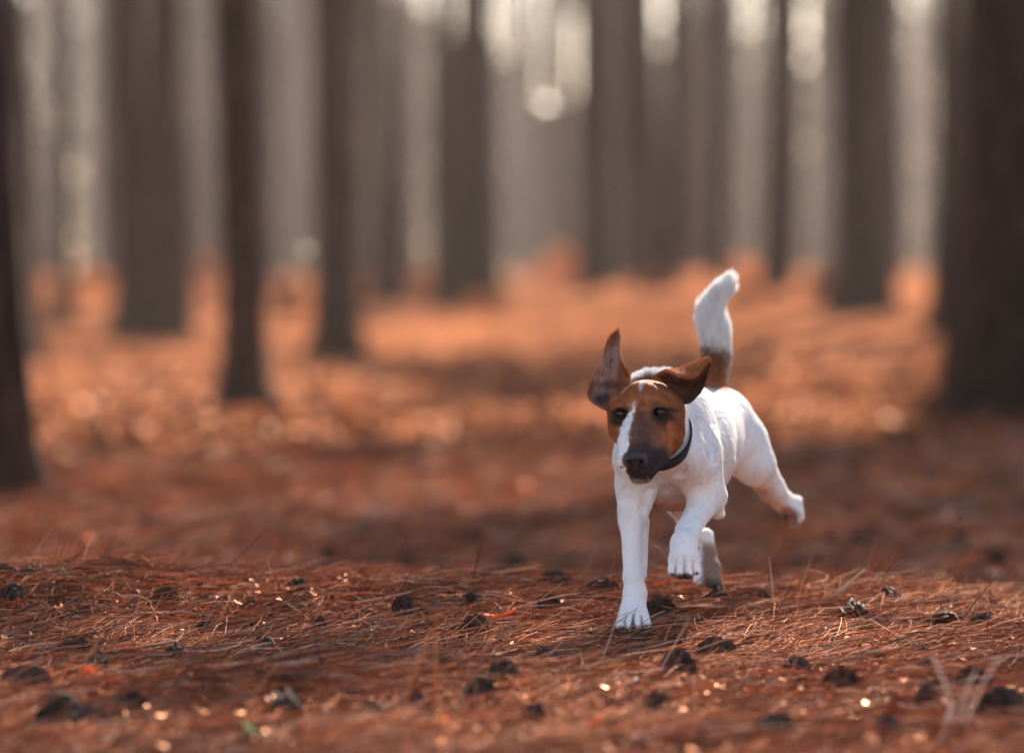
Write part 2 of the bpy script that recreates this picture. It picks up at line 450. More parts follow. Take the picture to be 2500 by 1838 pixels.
def tube(points, radii, sides=6):
    pts = [Vector(p) for p in points]
    vv, ff = [], []
    for i, p in enumerate(pts):
        d = (pts[min(i + 1, len(pts) - 1)] - pts[max(i - 1, 0)]).normalized()
        a = d.orthogonal().normalized(); b = d.cross(a)
        for k in range(sides):
            an = 2 * math.pi * k / sides
            vv.append(p + (a * math.cos(an) + b * math.sin(an)) * radii[i])
    for i in range(len(pts) - 1):
        for k in range(sides):
            ff.append((i * sides + k, i * sides + (k + 1) % sides, (i + 1) * sides + (k + 1) % sides, (i + 1) * sides + k))
    return np.array([tuple(v) for v in vv]), np.array(ff)

def merge(parts):
    V, F, o = [], [], 0
    for v, f in parts:
        V.append(v); F.append(f + o); o += len(v)
    return np.concatenate(V), np.concatenate(F)

sunv = np.array(SUN)
BUSHES = [(1232, 618, 175, 85, 'wide orange bracken clump glowing on the far rise in the centre'), (926, 640, 80, 62, 'orange bracken clump at the foot of the pale gap left of centre'),
          (452, 640, 66, 90, 'narrow orange bracken clump between the paired trunks and the slender one'), (640, 690, 96, 95, 'orange bracken clump between the slender trunk and the next one right'),
          (186, 628, 72, 75, 'orange bracken clump far left between the edge trunks'), (1640, 655, 90, 50, 'low orange bracken clump beside the tip of the dog\'s tail'),
          (1800, 650, 80, 70, 'orange bracken clump between two dusky trunks right of the tail')]
SUNLIT_POINTS = [(P(bx_ * 1.1126, (by_ - bh_ / 2) * 1.1126, ground_at(bx_ * 1.1126, by_ * 1.1126)[1]), 0.9) for bx_, by_, bw_, bh_, _ in BUSHES] + [(P(1400 + 520 / 2.753, 640 + 760 / 2.753, 6.55), 0.30), (P(1400 + 950 / 2.753, 640 + 400 / 2.753, 6.97), 0.30), (P(1400 + 1250 / 2.753, 640 + 1350 / 2.753, 7.0), 0.26),
                 (P(2045, 1450, 6.8), 0.55), (P(413, 1575, 6.3), 0.25), (P(215, 1690, 5.6), 0.3), (P(1100, 1810, 5.0), 0.3), (P(1500, 1820, 5.0), 0.35), (P(1330, 254, 46.0), 1.3), (P(747, 611, 19.0), 0.4)]
def crown_mesh(base, top_of, h, n, crown_r, seed, quads=18, z0=None):
    rs = np.random.RandomState(seed)
    z0 = z0 if z0 is not None else h * 0.55
    z = rs.uniform(z0, h, n)
    t = (z - z0) / (h - z0)
    rmax = crown_r * (1 - 0.55 * t) * (0.55 + 0.45 * np.minimum(1, t * 5))
    a = rs.uniform(0, 6.28, n); rr = rmax * np.sqrt(rs.uniform(0.03, 1, n))
    c = np.stack([np.cos(a) * rr, np.sin(a) * rr, z], -1)
    ctr = np.array([top_of(zz) for zz in z]); c[:, :2] += ctr[:, :2]
    w = c + base
    hgt = w[:, 2] / sunv[2]
    gx = w[:, 0] - sunv[0] * hgt; gy = w[:, 1] - sunv[1] * hgt
    keep = lit(gx, gy) < 0.06
    gy_ = gy; keep &= ~(((gy_ > 9.2) & (gy_ < 60) & (rs.uniform(0, 1, n) < 0.38)) | ((gy_ < 5.75) & (rs.uniform(0, 1, n) < 0.5)))
    for q, rq in SUNLIT_POINTS:                  # clumps left out so the sun reaches the dog and other chosen points
        dlt = w - q; along = dlt @ sunv
        keep &= ~((np.linalg.norm(dlt - along[:, None] * sunv, axis=1) < rq) & (along > 0))
    c = c[keep]; n = len(c)
    if n == 0: return None, None, c
    sz = rs.uniform(0.22, 0.42, (n, 1, 1))
    off = rs.normal(0, 1, (n, quads, 3)); off /= np.linalg.norm(off, axis=2)[..., None]
    ctrq = c[:, None] + off * sz * rs.uniform(0.2, 1.0, (n, quads, 1))
    u = off + rs.normal(0, 0.5, off.shape); u[..., 2] += 0.4; u /= np.linalg.norm(u, axis=2)[..., None]
    w_ = np.cross(u, rs.normal(0, 1, u.shape)); w_ /= np.linalg.norm(w_, axis=2)[..., None]
    L = rs.uniform(0.10, 0.19, (n, quads, 1)); W = L * 0.28
    q = np.stack([ctrq - u * L, ctrq + w_ * W, ctrq + u * L, ctrq - w_ * W], 2)
    v = q.reshape(-1, 3); f = np.arange(len(v)).reshape(-1, 4)
    return v, f, c

def pine(pos, r, h, lean, seed, label, group, clumps=200, crown_r=2.2, mat='bark', flare=1.0, name='pine_tree', stubs=7):
    root = empty(name, tuple(pos)); tag(root, label, 'tree', group)
    v, f, cen = trunk_mesh(h, r, lean, seed, flare=flare)
    link(bpy.data.objects.new('trunk', mesh_np('trunk', v, f, M[mat])), root)
    cv, cf, c = crown_mesh(np.array(pos), cen, h, clumps, crown_r, seed + 1)
    rs = np.random.RandomState(seed + 2)
    bits = []
    for k in range(stubs):                       # short dead snags low on the trunk, live limbs up in the crown
        z = rs.uniform(h * 0.28, h * 0.55); a = rs.uniform(0, 6.28); L = rs.uniform(0.3, 1.2)
        p = cen(z); d = np.array([math.cos(a), math.sin(a), rs.uniform(-0.1, 0.4)])
        bits.append(tube([p, p + d * L * 0.5, p + d * L + [0, 0, -0.05]], [0.025, 0.018, 0.006], 5))
    for k in range(min(len(c), 14)):
        q = c[rs.randint(len(c))]; z = max(h * 0.5, q[2] - rs.uniform(0.3, 1.2)); p = cen(z)
        bits.append(tube([p, (p + q) / 2 + [0, 0, -0.15], q], [0.05, 0.03, 0.01], 5))
    bv, bf = merge(bits)
    tag(link(bpy.data.objects.new('branches', mesh_np('branches', bv, bf, M[mat])), root), kind='stuff')
    if cv is not None:
        tag(link(bpy.data.objects.new('crown', mesh_np('crown', cv, cf, M['leafage'], smooth=False)), root), kind='stuff')
    return root

TREES = [  # photo px/1.1126: x at base, y of base, trunk width px, x at top of frame, depth or None, label
    (12, 1092, 132, -34, None, 'slim dark pine trunk at the very left edge, nearest tree of all', 'bark'),
    (540, 893, 92, 500, None, 'dark slender pine trunk standing between two sunlit litter patches, leaning slightly', 'bark'),
    (736, 792, 88, 712, None, 'dark straight pine trunk just behind and right of the slender leaning one', 'bark'),
    (292, 742, 74, 285, None, 'left one of two dark trunks standing close together on the left', 'bark'),
    (372, 746, 78, 362, None, 'right one of two dark trunks standing close together on the left', 'bark'),
    (52, 790, 66, 40, None, 'brown trunk peeping out behind the edge tree on the left', 'bark'),
    (2205, 908, 205, 2215, None, 'thick dark pine trunk at the right edge with a flared foot', 'bark'),
    (1022, 655, 100, 1040, None, 'broad dark trunk left of centre rising from the foot of the low rise', 'bark'),
    (1892, 684, 104, 1880, None, 'broad dusky trunk behind the dog between two pale gaps', 'bark'),
    (1694, 640, 52, 1722, None, 'narrow dark trunk above and right of the dog\'s raised tail', 'bark'),
    (1316, 622, 56, 1300, None, 'narrow dark trunk beside the orange sunlit hump in the centre', 'bark'),
    (2085, 720, 46, 2075, None, 'dusky trunk just left of the thick right-hand tree', 'bark'),
]
k = 0
for bx, by, wpx, tx, _, lab, mt in TREES:
    p = ground_at(bx * 1.1126, by * 1.1126)
    r = wpx * 1.1126 * p[1] / FPX / 2
    lean = ((tx - bx) / (by - 0.0), 0.0)
    k += 1
    pine(p, r, R.uniform(13, 17), lean, 100 + k * 7, lab, 'dark pine trunks of the near wood', clumps=260, crown_r=2.6, mat=mt)

M['bracken'] = flat_mat('dry_bracken', (0.50, 0.19, 0.075), rough=0.8, spec=0.1, trans=0.5)
for bx_, by_, bw_, bh_, lab in BUSHES:
    p = ground_at(bx_ * 1.1126, by_ * 1.1126); mpp = p[1] / FPX * 1.1126
    root = empty('bracken_bush', tuple(p)); tag(root, lab, 'bush', 'dry bracken clumps of the far floor')
    n = 420; Wb, Hb = bw_ * mpp, bh_ * mpp
    a = R.uniform(0, 6.28, n); rr = np.sqrt(R.uniform(0, 1, n)); z = R.uniform(0, 1, n)
    wv = (1 - z * 0.6)
    c = np.stack([np.cos(a) * rr * wv * Wb / 2, np.sin(a) * rr * wv * Wb / 2, z * Hb * (1 - 0.35 * rr)], -1)
    u = R.normal(0, 1, (n, 3)) + [0, 0, 0.4]; u /= np.linalg.norm(u, axis=1)[:, None]
    w = np.cross(u, R.normal(0, 1, (n, 3))); w /= np.linalg.norm(w, axis=1)[:, None]
    L = R.uniform(0.05, 0.11, (n, 1))
    v = np.stack([c - u * L, c + w * L * 0.35, c + u * L, c - w * L * 0.35], 1).reshape(-1, 3)
    tag(link(bpy.data.objects.new('fronds', mesh_np('fronds', v, np.arange(len(v)).reshape(-1, 4), M['bracken'], smooth=False)), root), kind='stuff')
    v, f = merge([tube([(0, 0, -0.05), tuple(c[i] * 0.5), tuple(c[i])], [0.006, 0.005, 0.002], 4) for i in range(14)])
    tag(link(bpy.data.objects.new('stalks', mesh_np('stalks', v, f, M['bracken'])), root), kind='stuff')

bush_src = bpy.data.objects['bracken_bush'], [o for o in bpy.data.objects if o.parent and o.parent.name == 'bracken_bush']
for i in range(26):
    px = R.uniform(20, 2230); yy = R.uniform(48, 78); X = (px * 1.1126 - 1250) / FPX * yy
    r0 = bush_src[0].copy(); link(r0); r0.location = (X, yy, float(land(X, yy)) - 0.02); sc_ = R.uniform(0.35, 0.95); r0.scale = (sc_, sc_, sc_ * R.uniform(0.4, 0.8)); r0.rotation_euler = (0, 0, R.uniform(0, 6))
    r0['label'] = 'low patch of rusty bracken blurred among the far trunks'; r0['group'] = 'low bracken patches of the far floor'
    globals().setdefault('LOWB', []).append((px, r0))
    for ch in bush_src[1]:
        c_ = ch.copy(); link(c_); c_.parent = r0
# the wood beyond: slim far trunks, hazy with distance
PALE_GAPS = [(92, 30), (186, 34), (448, 34), (630, 52), (925, 44), (1190, 85), (1545, 30), (1625, 44), (1795, 60), (2003, 36), (1040, 22)]
row_labels(LOWB, 'low rusty bracken patch')
MID = [(140, 46, 0.10), (842, 58, 0.16), (880, 66, 0.14), (975, 52, 0.15), (1068, 60, 0.16), (1292, 64, 0.16), (1470, 58, 0.14),
       (1505, 72, 0.17), (1852, 50, 0.16), (1935, 56, 0.18), (1962, 66, 0.16), (2062, 40, 0.12), (2118, 48, 0.17), (408, 50, 0.10), (2150, 30, 0.12), (590, 62, 0.10), (770, 44, 0.12), (1725, 60, 0.14)]
for px, Y, rr in MID:
    X = (px * 1.1126 - 1250) / FPX * Y; k += 1
    mid_t = globals().setdefault('MID_T', []); mid_t.append([px, None]); mid_t[-1][1] = pine((X, Y, float(land(X, Y))), rr, R.uniform(12, 16), (R.normal(0, 0.014), 0), 100 + k * 7, 'brown pine trunk in the middle rows of the wood', 'brown pines of the middle rows', clumps=70, crown_r=1.9, flare=0.7, stubs=4)
row_labels(MID_T, 'brown mid-row pine trunk')
far = []; FAR_T = []
tries = 0
while len(far) < 46 and tries < 4000:
    tries += 1
    px = R.uniform(-60, 2310); Y = R.uniform(58, 118)
    if any(abs(px - g) < w for g, w in PALE_GAPS) and R.uniform() < 0.93: continue
    if any(abs(px - q) < 17 for q in far): continue
    lx, ly = P(1330, 254, 46.0)[:2]; hx_, hy_ = math.sin(SUN_AZ), math.cos(SUN_AZ); fx = (px * 1.1126 - 1250) / FPX * Y
    if abs((fx - lx) * hy_ - (Y - ly) * hx_) < 0.8: continue
    far.append(px)
    X = (px * 1.1126 - 1250) / FPX * Y
    k += 1
    FAR_T.append([px, None]); FAR_T[-1][1] = pine((X, Y, float(land(X, Y))), R.uniform(0.10, 0.20), R.uniform(12, 17), (R.normal(0, 0.016), 0), 100 + k * 7,
         'slim dusky pine trunk far back in the hazy wood', 'slim pines far back in the haze', clumps=60, crown_r=1.9, flare=0.5, stubs=4)

row_labels(FAR_T, 'slim hazy far trunk')
parts_ = []
for i in range(820):
    Y = R.uniform(125, 260); X = R.uniform(-1, 1) * (Y * 0.32 + 4)
    r_ = R.uniform(0.12, 0.24); z_ = float(land(X, Y)); le = R.normal(0, 0.015)
    v, f = tube([(X, Y, z_ - 0.3), (X + le * 6, Y, z_ + 6), (X + le * 19, Y, z_ + 19)], [r_, r_ * 0.85, r_ * 0.3], 7)
    parts_.append((v, f))
fv, ff_ = merge(parts_)
fo = []
for i in range(23000):
    Y = R.uniform(262, 300); X = R.uniform(-1, 1) * (Y * 0.32 + 6)
    top = 19.0 - 10.5 * math.exp(-((X - 4) / 13) ** 2) - 6 * math.exp(-((X - 24) / 6) ** 2) - 9 * math.exp(-((X + 17) / 4) ** 2) + 4 * vnoise(X * 0.16, Y * 0.0, 71) + 4 * vnoise(X * 0.9, 0.0, 72)
    z = top * R.uniform(0, 1) ** 0.8; c = np.array((X, Y, z + float(land(X, Y))))
    for q in range(3):
        u = R.normal(0, 1, 3); u /= np.linalg.norm(u); w = np.cross(u, R.normal(0, 1, 3)); w /= np.linalg.norm(w); a = R.uniform(0.35, 0.8)
        cc_ = c + R.normal(0, 0.5, 3); fo.append([cc_ - u * a, cc_ + w * a * 0.5, cc_ + u * a, cc_ - w * a * 0.5])
fo = np.array(fo).reshape(-1, 3)
tag(link(bpy.data.objects.new('far_wood_foliage', mesh_np('far_wood_foliage', fo, np.arange(len(fo)).reshape(-1, 4), M['leafage'], smooth=False))), kind='stuff')
tag(link(bpy.data.objects.new('far_wood', mesh_np('far_wood', fv, ff_, M['bark']))), kind='stuff')

# the pines just outside the view on both sides and towards the sun, whose crowns shade the floor
side = []
R_keep = R; R = np.random.RandomState(2024)
for gx in np.arange(-13, 25, 3.1):
    for gy in np.arange(9.5, 64, 3.4):
        x = gx + R.uniform(-0.9, 0.9); y = gy + R.uniform(-0.9, 0.9)
        if abs(x) < y * 0.1333 + 0.55 + 0.02 * y: continue
        if abs(x) > y * 0.1333 + 15: continue
        blocked = False
        for q, rq in SUNLIT_POINTS[-9:]:
            hx, hy = sunv[0] / math.hypot(sunv[0], sunv[1]), sunv[1] / math.hypot(sunv[0], sunv[1])
            al = (x - q[0]) * hx + (y - q[1]) * hy; pe = abs((x - q[0]) * hy - (y - q[1]) * hx)
            if 0 < al < 24 and pe < 0.55: blocked = True
        if blocked: continue
        side.append((x, y))
for x, y in side:
    k += 1
    pine((x, y, float(land(x, y))), R.uniform(0.12, 0.2), R.uniform(12.5, 16.5), (R.normal(0, 0.01), R.normal(0, 0.01)), 100 + k * 7,
         'tall pine of the surrounding wood whose crown shades the litter', 'surrounding pines of the wood', clumps=270, crown_r=3.1, stubs=3)
R = R_keep
print('trees', k)

# ------------------------------------------------------------------ the dog
U = 1.0 / (2.753 * 1449.0)                        # modelling unit: a quarter of a millimetre
D0 = 6.47
def W(x, y, d):
    return P(1400 + np.asarray(x, float) / 2.753, 640 + np.asarray(y, float) / 2.753, D0 + np.asarray(d, float) * U)
def invW(p):
    sx, sy = project(p)
    return (sx - 1400) * 2.753, (sy - 640) * 2.753, (p[..., 1] - D0) / U
def SCL(d): return U * (D0 + d * U) / D0

class Field:
    def __init__(s, lo, hi, h):
        s.lo = np.array(lo, float); s.h = h
        s.n = np.ceil((np.array(hi) - s.lo) / h).astype(int) + 1
        s.F = np.full(s.n, 1.0, np.float32)
    def box(s, lo, hi):
        a = np.clip(np.floor((lo - s.lo) / s.h).astype(int), 0, s.n); b = np.clip(np.ceil((hi - s.lo) / s.h).astype(int) + 1, 0, s.n)
        sl = tuple(slice(a[i], b[i]) for i in range(3))
        ax = [s.lo[i] + s.h * np.arange(a[i], b[i]) for i in range(3)]
        g = np.meshgrid(*ax, indexing='ij', sparse=True)
        return sl, [x.astype(np.float32) for x in g]
    def comb(s, sl, d, k, op):
        A = s.F[sl]
        if op == 'add':
            if k > 0:
                hh = np.maximum(k - np.abs(A - d), 0) / k
                s.F[sl] = np.minimum(A, d) - hh * hh * k * 0.25
            else: s.F[sl] = np.minimum(A, d)
        else:
            hh = np.maximum(k - np.abs(A + d), 0) / max(k, 1e-9)
            s.F[sl] = np.maximum(A, -d) + hh * hh * k * 0.25

def cone_dist(g, a, b, ra, rb):
    x, y, z = g
    ab = b - a; L2 = float((ab ** 2).sum()) + 1e-12
    t = ((x - a[0]) * ab[0] + (y - a[1]) * ab[1] + (z - a[2]) * ab[2]) / L2
    t = np.clip(t, 0, 1)
    dx = x - a[0] - t * ab[0]; dy = y - a[1] - t * ab[1]; dz = z - a[2] - t * ab[2]
    return np.sqrt(dx * dx + dy * dy + dz * dz) - (ra + (rb - ra) * t)

def ell_dist(g, c, r, rot=None):
    x, y, z = (g[i] - c[i] for i in range(3))
    if rot is not None:
        m = rot
        x, y, z = (m[0][0] * x + m[0][1] * y + m[0][2] * z, m[1][0] * x + m[1][1] * y + m[1][2] * z, m[2][0] * x + m[2][1] * y + m[2][2] * z)
    k0 = np.sqrt((x / r[0]) ** 2 + (y / r[1]) ** 2 + (z / r[2]) ** 2)
    k1 = np.sqrt((x / r[0] ** 2) ** 2 + (y / r[1] ** 2) ** 2 + (z / r[2] ** 2) ** 2) + 1e-6
    return k0 * (k0 - 1) / k1

# primitive lists. C: round cone (x,y,d,r)->(x,y,d,r), blend k ; E: ellipsoid centre, radii (x, depth, y), blend k
HEAD = [
    ('E', (482, 1000, -130), (222, 270, 205), 0),                 # skull
    ('C', (345, 1000, -190, 120), (345, 1110, -200, 108), 60),    # cheek, dog's right
    ('C', (632, 1000, -170, 118), (625, 1120, -180, 118), 60),    # cheek, dog's left
    ('C', (355, 1130, -210, 92), (375, 1210, -290, 78), 60),
    ('C', (620, 1140, -170, 110), (575, 1260, -260, 92), 60),
    ('C', (560, 1200, -190, 110), (500, 1330, -330, 80), 70),     # jaw mass
    ('C', (470, 1020, -330, 92), (428, 1210, -520, 76), 80),      # bridge of the nose
    ('C', (428, 1210, -520, 76), (415, 1290, -590, 66), 30),
    ('C', (400, 1170, -390, 96), (372, 1345, -530, 74), 50),      # lip, dog's right
    ('C', (530, 1170, -360, 102), (474, 1360, -520, 80), 50),     # lip, dog's left
    ('C', (540, 1300, -330, 92), (470, 1425, -480, 66), 40),
    ('C', (420, 1350, -540, 72), (432, 1385, -560, 66), 40),      # front of the muzzle
    ('C', (505, 1360, -330, 66), (432, 1440, -500, 54), 22),      # lower jaw and chin
    ('E', (318, 962, -330), (62, 40, 34), 46),                    # brow ridges
    ('E', (592, 948, -325), (68, 44, 36), 46),
    ('E', (452, 900, -330), (110, 60, 80), 90),                   # forehead
]
BODY = [
    # neck, withers, rib cage, loin, rump
    ('C', (500, 1000, -60, 200), (560, 1040, 330, 236), 120),
    ('C', (525, 985, 150, 190), (565, 968, 520, 205), 110),
    ('C', (560, 1200, 60, 220), (640, 1230, 330, 285), 140),
    ('C', (600, 1080, 420, 262), (720, 1120, 900, 285), 140),
    ('C', (640, 1270, 420, 300), (730, 1320, 800, 322), 140),
    ('C', (740, 1290, 800, 312), (830, 1250, 1250, 270), 140),
    ('C', (760, 1120, 900, 255), (930, 1100, 1700, 215), 140),
    ('C', (840, 1230, 1250, 240), (950, 1150, 1750, 230), 140),
    ('C', (930, 1090, 1700, 214), (960, 1090, 1950, 200), 120),
    # breast
    ('C', (500, 1290, 30, 150), (545, 1375, 120, 128), 90),
    ('C', (580, 1420, 330, 140), (680, 1525, 620, 140), 100),
    # dog's right shoulder and planted fore leg
    ('C', (500, 1080, 300, 190), (425, 1330, 60, 140), 120),
    ('C', (425, 1330, 60, 142), (420, 1560, 190, 116), 60),
    ('C', (420, 1500, 130, 118), (408, 1720, 115, 86), 90),
    ('C', (425, 1690, 190, 60), (425, 1690, 190, 60), 50),
    ('C', (384, 1700, 100, 72), (398, 2120, -10, 60), 80),
    ('C', (452, 1740, 190, 58), (446, 2090, 90, 48), 18),
    ('C', (404, 2110, 0, 66), (416, 2220, -10, 74), 30),
    ('C', (412, 2220, -10, 76), (403, 2330, -50, 88), 30),
    ('E', (403, 2365, -60), (98, 78, 66), 30),
    # dog's left shoulder and raised fore leg
    ('C', (720, 1060, 360, 200), (810, 1290, 130, 176), 130),
    ('C', (812, 1290, 130, 170), (905, 1560, 220, 104), 80),
    ('C', (730, 1300, 80, 130), (850, 1450, 180, 120), 80),
    ('C', (910, 1570, 260, 100), (962, 1672, 320, 52), 50),
    ('C', (900, 1570, 200, 102), (770, 1800, -60, 78), 90),
    ('C', (770, 1800, -60, 80), (742, 1890, -180, 86), 30),
    ('C', (742, 1890, -180, 88), (744, 1985, -215, 98), 30),
    ('E', (744, 2000, -205), (104, 66, 76), 30),
    # dog's left hind leg, stretched out behind
    ('C', (990, 1080, 1800, 205), (1120, 1230, 1780, 178), 110),
    ('C', (1120, 1230, 1780, 180), (1215, 1360, 1760, 128), 90),
    ('C', (1215, 1350, 1760, 130), (1330, 1520, 2000, 88), 60),
    ('C', (1330, 1520, 2000, 88), (1398, 1600, 2180, 68), 40),
    ('C', (1398, 1590, 2180, 66), (1445, 1630, 2230, 66), 30),
    ('C', (1430, 1620, 2220, 66), (1462, 1705, 2200, 70), 30),
    ('C', (1490, 1610, 2260, 44), (1500, 1690, 2230, 48), 26),
    # dog's right hind leg, coming forward beneath the belly
    ('C', (860, 1120, 1800, 190), (780, 1360, 1500, 165), 110),
    ('C', (780, 1360, 1500, 160), (715, 1620, 1250, 86), 80),
    ('C', (712, 1610, 1250, 84), (800, 1830, 1500, 60), 50),
    ('C', (800, 1830, 1500, 58), (878, 1850, 1560, 52), 30),
    ('C', (884, 1840, 1560, 50), (930, 2060, 1440, 56), 34),
    ('C', (928, 2050, 1430, 58), (940, 2140, 1380, 58), 30),
    ('C', (850, 2080, 1400, 34), (842, 2130, 1340, 38), 24),
    ('C', (870, 1950, 1480, 34), (850, 2080, 1400, 34), 24),
    # tail
]
# toes: planted paw, then raised paw, then hind foot
def toe(x0, y0, d0, x1, y1, d1, r): BODY.append(('C', (x0, y0, d0, r * 0.9), (x1, y1, d1, r), 9))
toe(350, 2330, -80, 317, 2438, -130, 37); toe(385, 2325, -110, 370, 2446, -182, 38)
toe(424, 2325, -110, 436, 2442, -184, 38); toe(460, 2330, -80, 489, 2434, -134, 37)
toe(672, 1985, -230, 662, 2070, -248, 31); toe(715, 1980, -262, 712, 2084, -285, 35)
toe(772, 1980, -262, 778, 2084, -285, 35); toe(812, 1985, -230, 828, 2066, -248, 31)
toe(1480, 1700, 2200, 1500, 1735, 2170, 30); toe(1440, 1720, 2180, 1462, 1752, 2150, 30)

def chain(pts, k, sub=3):
    a = np.array(pts, float); m = len(a)
    q = np.concatenate([[2 * a[0] - a[1]], a, [2 * a[-1] - a[-2]]]); out_ = []
    for i in range(m - 1):
        p0, p1, p2, p3 = q[i:i + 4]
        for j in range(sub):
            t = j / sub
            out_.append(0.5 * (2 * p1 + (p2 - p0) * t + (2 * p0 - 5 * p1 + 4 * p2 - p3) * t * t + (3 * p1 - p0 - 3 * p2 + p3) * t ** 3))
    out_.append(a[-1])
    for u, v in zip(out_[:-1], out_[1:]): BODY.append(('C', tuple(u), tuple(v), k))
chain([(940, 960, 1950, 100), (950, 850, 2000, 70), (960, 740, 2025, 72), (966, 640, 2035, 80), (956, 540, 2040, 84), (938, 440, 2040, 78), (930, 350, 2035, 66), (964, 262, 2025, 48), (1006, 210, 2015, 32), (1046, 145, 2010, 8)], 26)

def prim_world(pr):
    t, a, b, k = pr
    if t == 'C':
        pa = W(*a[:3]); pb = W(*b[:3])
        return t, pa, pb, a[3] * SCL(a[2]), b[3] * SCL(b[2]), k * U
    return t, W(*a), np.array(b) * SCL(a[2]), None, None, k * U

def eval_prim(g, w):
    if w[0] == 'C': return cone_dist(g, w[1], w[2], w[3], w[4])
    return ell_dist(g, w[1], w[2])

def add_prim(fld, pr, op='add'):
    w = prim_world(pr)
    k = w[5]; m = max(k, 0.006) + 0.012
    if w[0] == 'C':
        lo = np.minimum(w[1] - w[3], w[2] - w[4]) - m; hi = np.maximum(w[1] + w[3], w[2] + w[4]) + m
    else: lo = w[1] - w[2] - m; hi = w[1] + w[2] + m
    sl, g = fld.box(lo, hi)
    fld.comb(sl, eval_prim(g, w).astype(np.float32), k, op)

def surface_nets(fld):
    F = fld.F; s = F < 0
    nx, ny, nz = F.shape
    cnt = np.zeros((nx - 1, ny - 1, nz - 1), np.int8)
    for dx in (0, 1):
        for dy in (0, 1):
            for dz in (0, 1):
                cnt += s[dx:nx - 1 + dx, dy:ny - 1 + dy, dz:nz - 1 + dz]
    act = np.argwhere((cnt > 0) & (cnt < 8))
    idx = np.full(cnt.shape, -1, np.int32); idx[tuple(act.T)] = np.arange(len(act))
    cor = [(0,0,0),(1,0,0),(0,1,0),(1,1,0),(0,0,1),(1,0,1),(0,1,1),(1,1,1)]
    vals = [F[act[:, 0] + c[0], act[:, 1] + c[1], act[:, 2] + c[2]] for c in cor]
    acc = np.zeros((len(act), 3)); num = np.zeros(len(act))
    for a, b in [(0,1),(2,3),(4,5),(6,7),(0,2),(1,3),(4,6),(5,7),(0,4),(1,5),(2,6),(3,7)]:
        fa, fb = vals[a], vals[b]; mk = (fa < 0) != (fb < 0)
        t = np.where(mk, fa / np.where(mk, fa - fb, 1), 0)
        ca, cb = np.array(cor[a], float), np.array(cor[b], float)
        acc += np.where(mk[:, None], ca + (cb - ca) * t[:, None], 0); num += mk
    v = fld.lo + fld.h * (act + acc / num[:, None])
    quads = []
    for ax in range(3):
        o1, o2 = [(1, 2), (2, 0), (0, 1)][ax]
        sa = [slice(None)] * 3; sb = [slice(None)] * 3
        sa[ax] = slice(0, -1); sb[ax] = slice(1, None)
        A = s[tuple(sa)]; B = s[tuple(sb)]
        e = np.argwhere(A != B)
        e = e[(e[:, o1] > 0) & (e[:, o2] > 0)]
        e = e[(e[:, o1] < F.shape[o1] - 1) & (e[:, o2] < F.shape[o2] - 1)]
        inside = A[tuple(e.T)]
        u = np.zeros(3, int); u[o1] = 1; w = np.zeros(3, int); w[o2] = 1
        q = np.stack([idx[tuple((e - u - w).T)], idx[tuple((e - w).T)], idx[tuple(e.T)], idx[tuple((e - u).T)]], -1)
        q[~inside] = q[~inside][:, ::-1]
        quads.append(q)
    return v, np.concatenate(quads)

def smooth_mesh(v, f, it=2, lam=0.5):
    for _ in range(it):
        acc = np.zeros_like(v); n = np.zeros(len(v))
        for a in range(4):
            b = (a + 1) % 4
            for c in range(3):
                acc[:, c] += np.bincount(f[:, a], v[f[:, b], c], len(v)) + np.bincount(f[:, b], v[f[:, a], c], len(v))
            n += np.bincount(f[:, a], minlength=len(v)) + np.bincount(f[:, b], minlength=len(v))
        v = v + lam * (acc / n[:, None] - v)
    return v

fld = Field(W(60, 2560, -760) - [0, 0, 0.01], np.maximum(W(1640, 40, 2520), W(1640, 40, 0)) + 0.02, 0.002)
fld.lo[1] = D0 - 760 * U; 
for pr in BODY: add_prim(fld, pr)
for pr in HEAD: add_prim(fld, (pr[0], pr[1], pr[2], max(pr[3], 30)))

def surf_depth(zx, zy):
    """first depth (units) at which a ray of the photo meets the dog"""
    ds = np.arange(-740, 2500, 3.0)
    p = W(zx, zy, ds)
    ii = np.round((p - fld.lo) / fld.h).astype(int)
    ok = ((ii >= 0) & (ii < fld.n)).all(1)
    val = np.full(len(ds), 1.0); val[ok] = fld.F[tuple(ii[ok].T)]
    j = np.argmax(val < 0)
    return ds[j] if (val < 0).any() else 0

EYES = []
for ex, ey, tilt in ((322, 1018, 0.25), (581, 1009, -0.18)):
    d = surf_depth(ex, ey)
    EYES.append((ex, ey, d + 33, tilt))
    # eye opening: an almond cut into the lids
    sl_c = (ex, ey, d + 4)
    add_prim(fld, ('C', (ex - 20, ey + 2 + tilt * 14, d + 6, 25), (ex + 20, ey + 2 - tilt * 14, d + 6, 25), 10), 'sub')
    add_prim(fld, ('C', (ex - 42, ey - 22 + tilt * 26, d + 10, 15), (ex + 42, ey - 22 - tilt * 26, d + 10, 15), 14))
    add_prim(fld, ('C', (ex - 18, ey + 4 + tilt * 14, d - 6, 23), (ex + 18, ey + 4 - tilt * 14, d - 6, 23), 8), 'sub')
